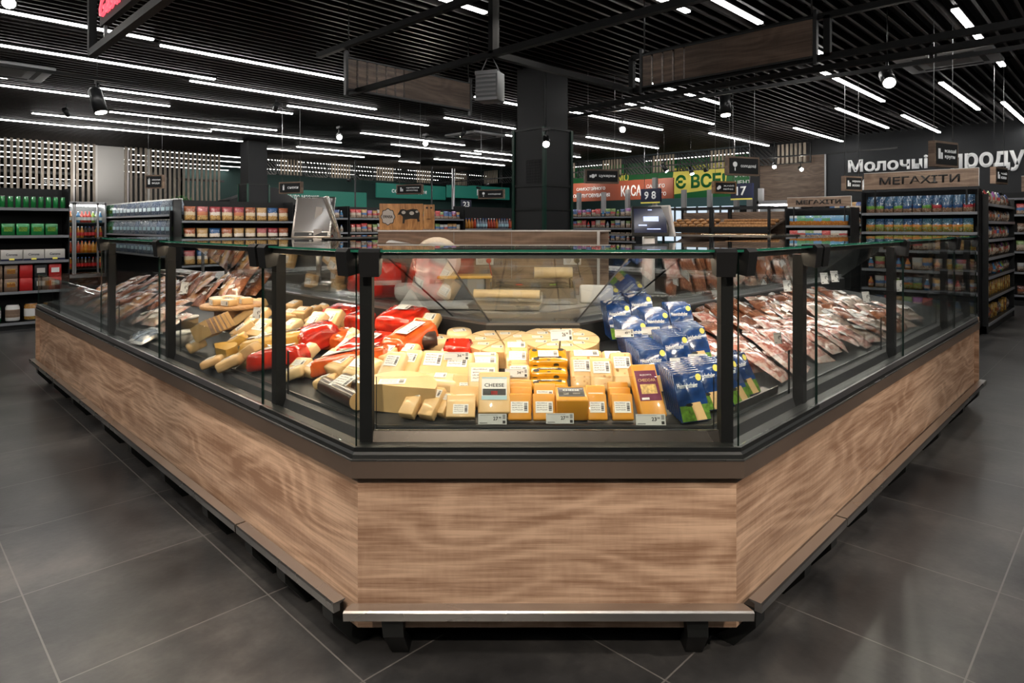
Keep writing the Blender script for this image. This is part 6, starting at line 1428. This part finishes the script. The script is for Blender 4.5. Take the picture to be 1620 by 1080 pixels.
# dark tray between blue packs and hams, right wing
t = thing('steel_pan', 'dark empty steel pan at the glass next to the blue packs', 'pan', wpos('R', 2.55, .13, .002), 0, None, SL)
b = MB(); b.box(-.2, .2, 0, .16, 0, .004, 'steel_dark'); b.box(-.2, .2, 0, .004, 0, .03, 'steel_dark'); b.box(-.2, .2, .156, .16, 0, .05, 'steel_dark'); b.build('pan', t)
# ---- price cards
def card(x, y, Y, wpx, txt, label, rz=0., tilt=.25, hh=.36, sub='90', roll=0.):
    s_ = Y/F; w_ = wpx*s_; h_ = w_*hh; X = (x-CX)*s_; z = CAMH-(y-CY)*s_
    t = thing('price_card', label, 'price card', (*c2w(X, Y), z-h_/2), ZR['C']+rz, 'white price cards'); t.rotation_euler = (PI/2-tilt, roll, ZR['C']+rz)
    b = MB(); b.box(-w_/2, w_/2, 0, h_, -.001, .0, 'white'); b.build('card', t)
    b = MB()
    b.box(w_*.36, w_*.46, h_*.08, h_*.36, 0, .0004, 'ink'); b.box(w_*.36, w_*.46, h_*.5, h_*.92, 0, .0004, 'mid_grey'); b.box(-w_*.45, -w_*.18, h_*.1, h_*.16, 0, .0004, 'ink'); b.box(-w_*.45, w_*.2, h_*.86, h_*.9, 0, .0004, 'mid_grey'); b.build('small_print', t)
    obj('lettering', text_mesh(txt, w_*.17, h_*.34, .0004, 'ink', .02), t, (w_*.03, h_*.38, .0001)); obj('lettering', text_mesh(sub, w_*.09, h_*.17, .0004, 'ink', .02), t, (w_*.22, h_*.55, .0001))
    return t
card(779, 663, 2.257, 45, '27', 'white price card 27 below the blue CHEESE label')
card(886, 662, 2.257, 44, '27', 'white price card 27 below the dark CHEESE label')
card(1030, 664, 2.257, 47, '23', 'white price card 23 below the wine-red cheddar label')
card(889, 530, 2.76, 36, '26', 'tilted price card 26 standing on the right cream wheel', roll=0.0, rz=.25, hh=.5)
card(817, 590, 2.50, 36, '34', 'white price card 34 left of the spotted golden packs')
card(722, 563, 2.62, 40, '36', 'pinkish price card on the red pack among the cream cheeses', hh=.3)
for x, y, Y, nm in ((988, 527, 2.78, 'rearmost left'), (1030, 523, 2.80, 'rearmost middle'), (1073, 521, 2.85, 'rearmost right'), (1075, 572, 2.58, 'front left'), (1104, 566, 2.62, 'front right')):
    card(x, y, Y, 30, '49', 'price card 49 on the blue packs, %s one' % nm, rz=.1, hh=.4)
card(506, 622, 2.72, 32, '38', 'tilted price card leaning on the dark salami', rz=-.5, tilt=.9, hh=.5)
t = lump('C', 722, 578, .13, .10, .05, 'red_wrap', 'small bright red pack behind the pinkish card', -.1, .2, .03, None, 'cheese_pack', seed=21)
for i, (x, y, Y, nm) in enumerate(((1247, 452, 3.3, 'corner bay'), (1306, 440, 3.6, 'meat bay by the double post'), (1322, 437, 3.7, 'meat bay, its neighbour'), (1372, 470, 4.1, 'before the middle post'), (1232, 535, 2.75, 'lying among the hams'), (1425, 452, 4.6, 'past the middle post'), (405, 495, 3.6, 'by the left double post'), (290, 455, 4.4, 'behind the wooden stand'))):
    card(x, y, Y, 16, '41', 'small upright price card on a stick, %s' % nm, rz=.4 if x > 800 else -.4, hh=1.1, tilt=.2)
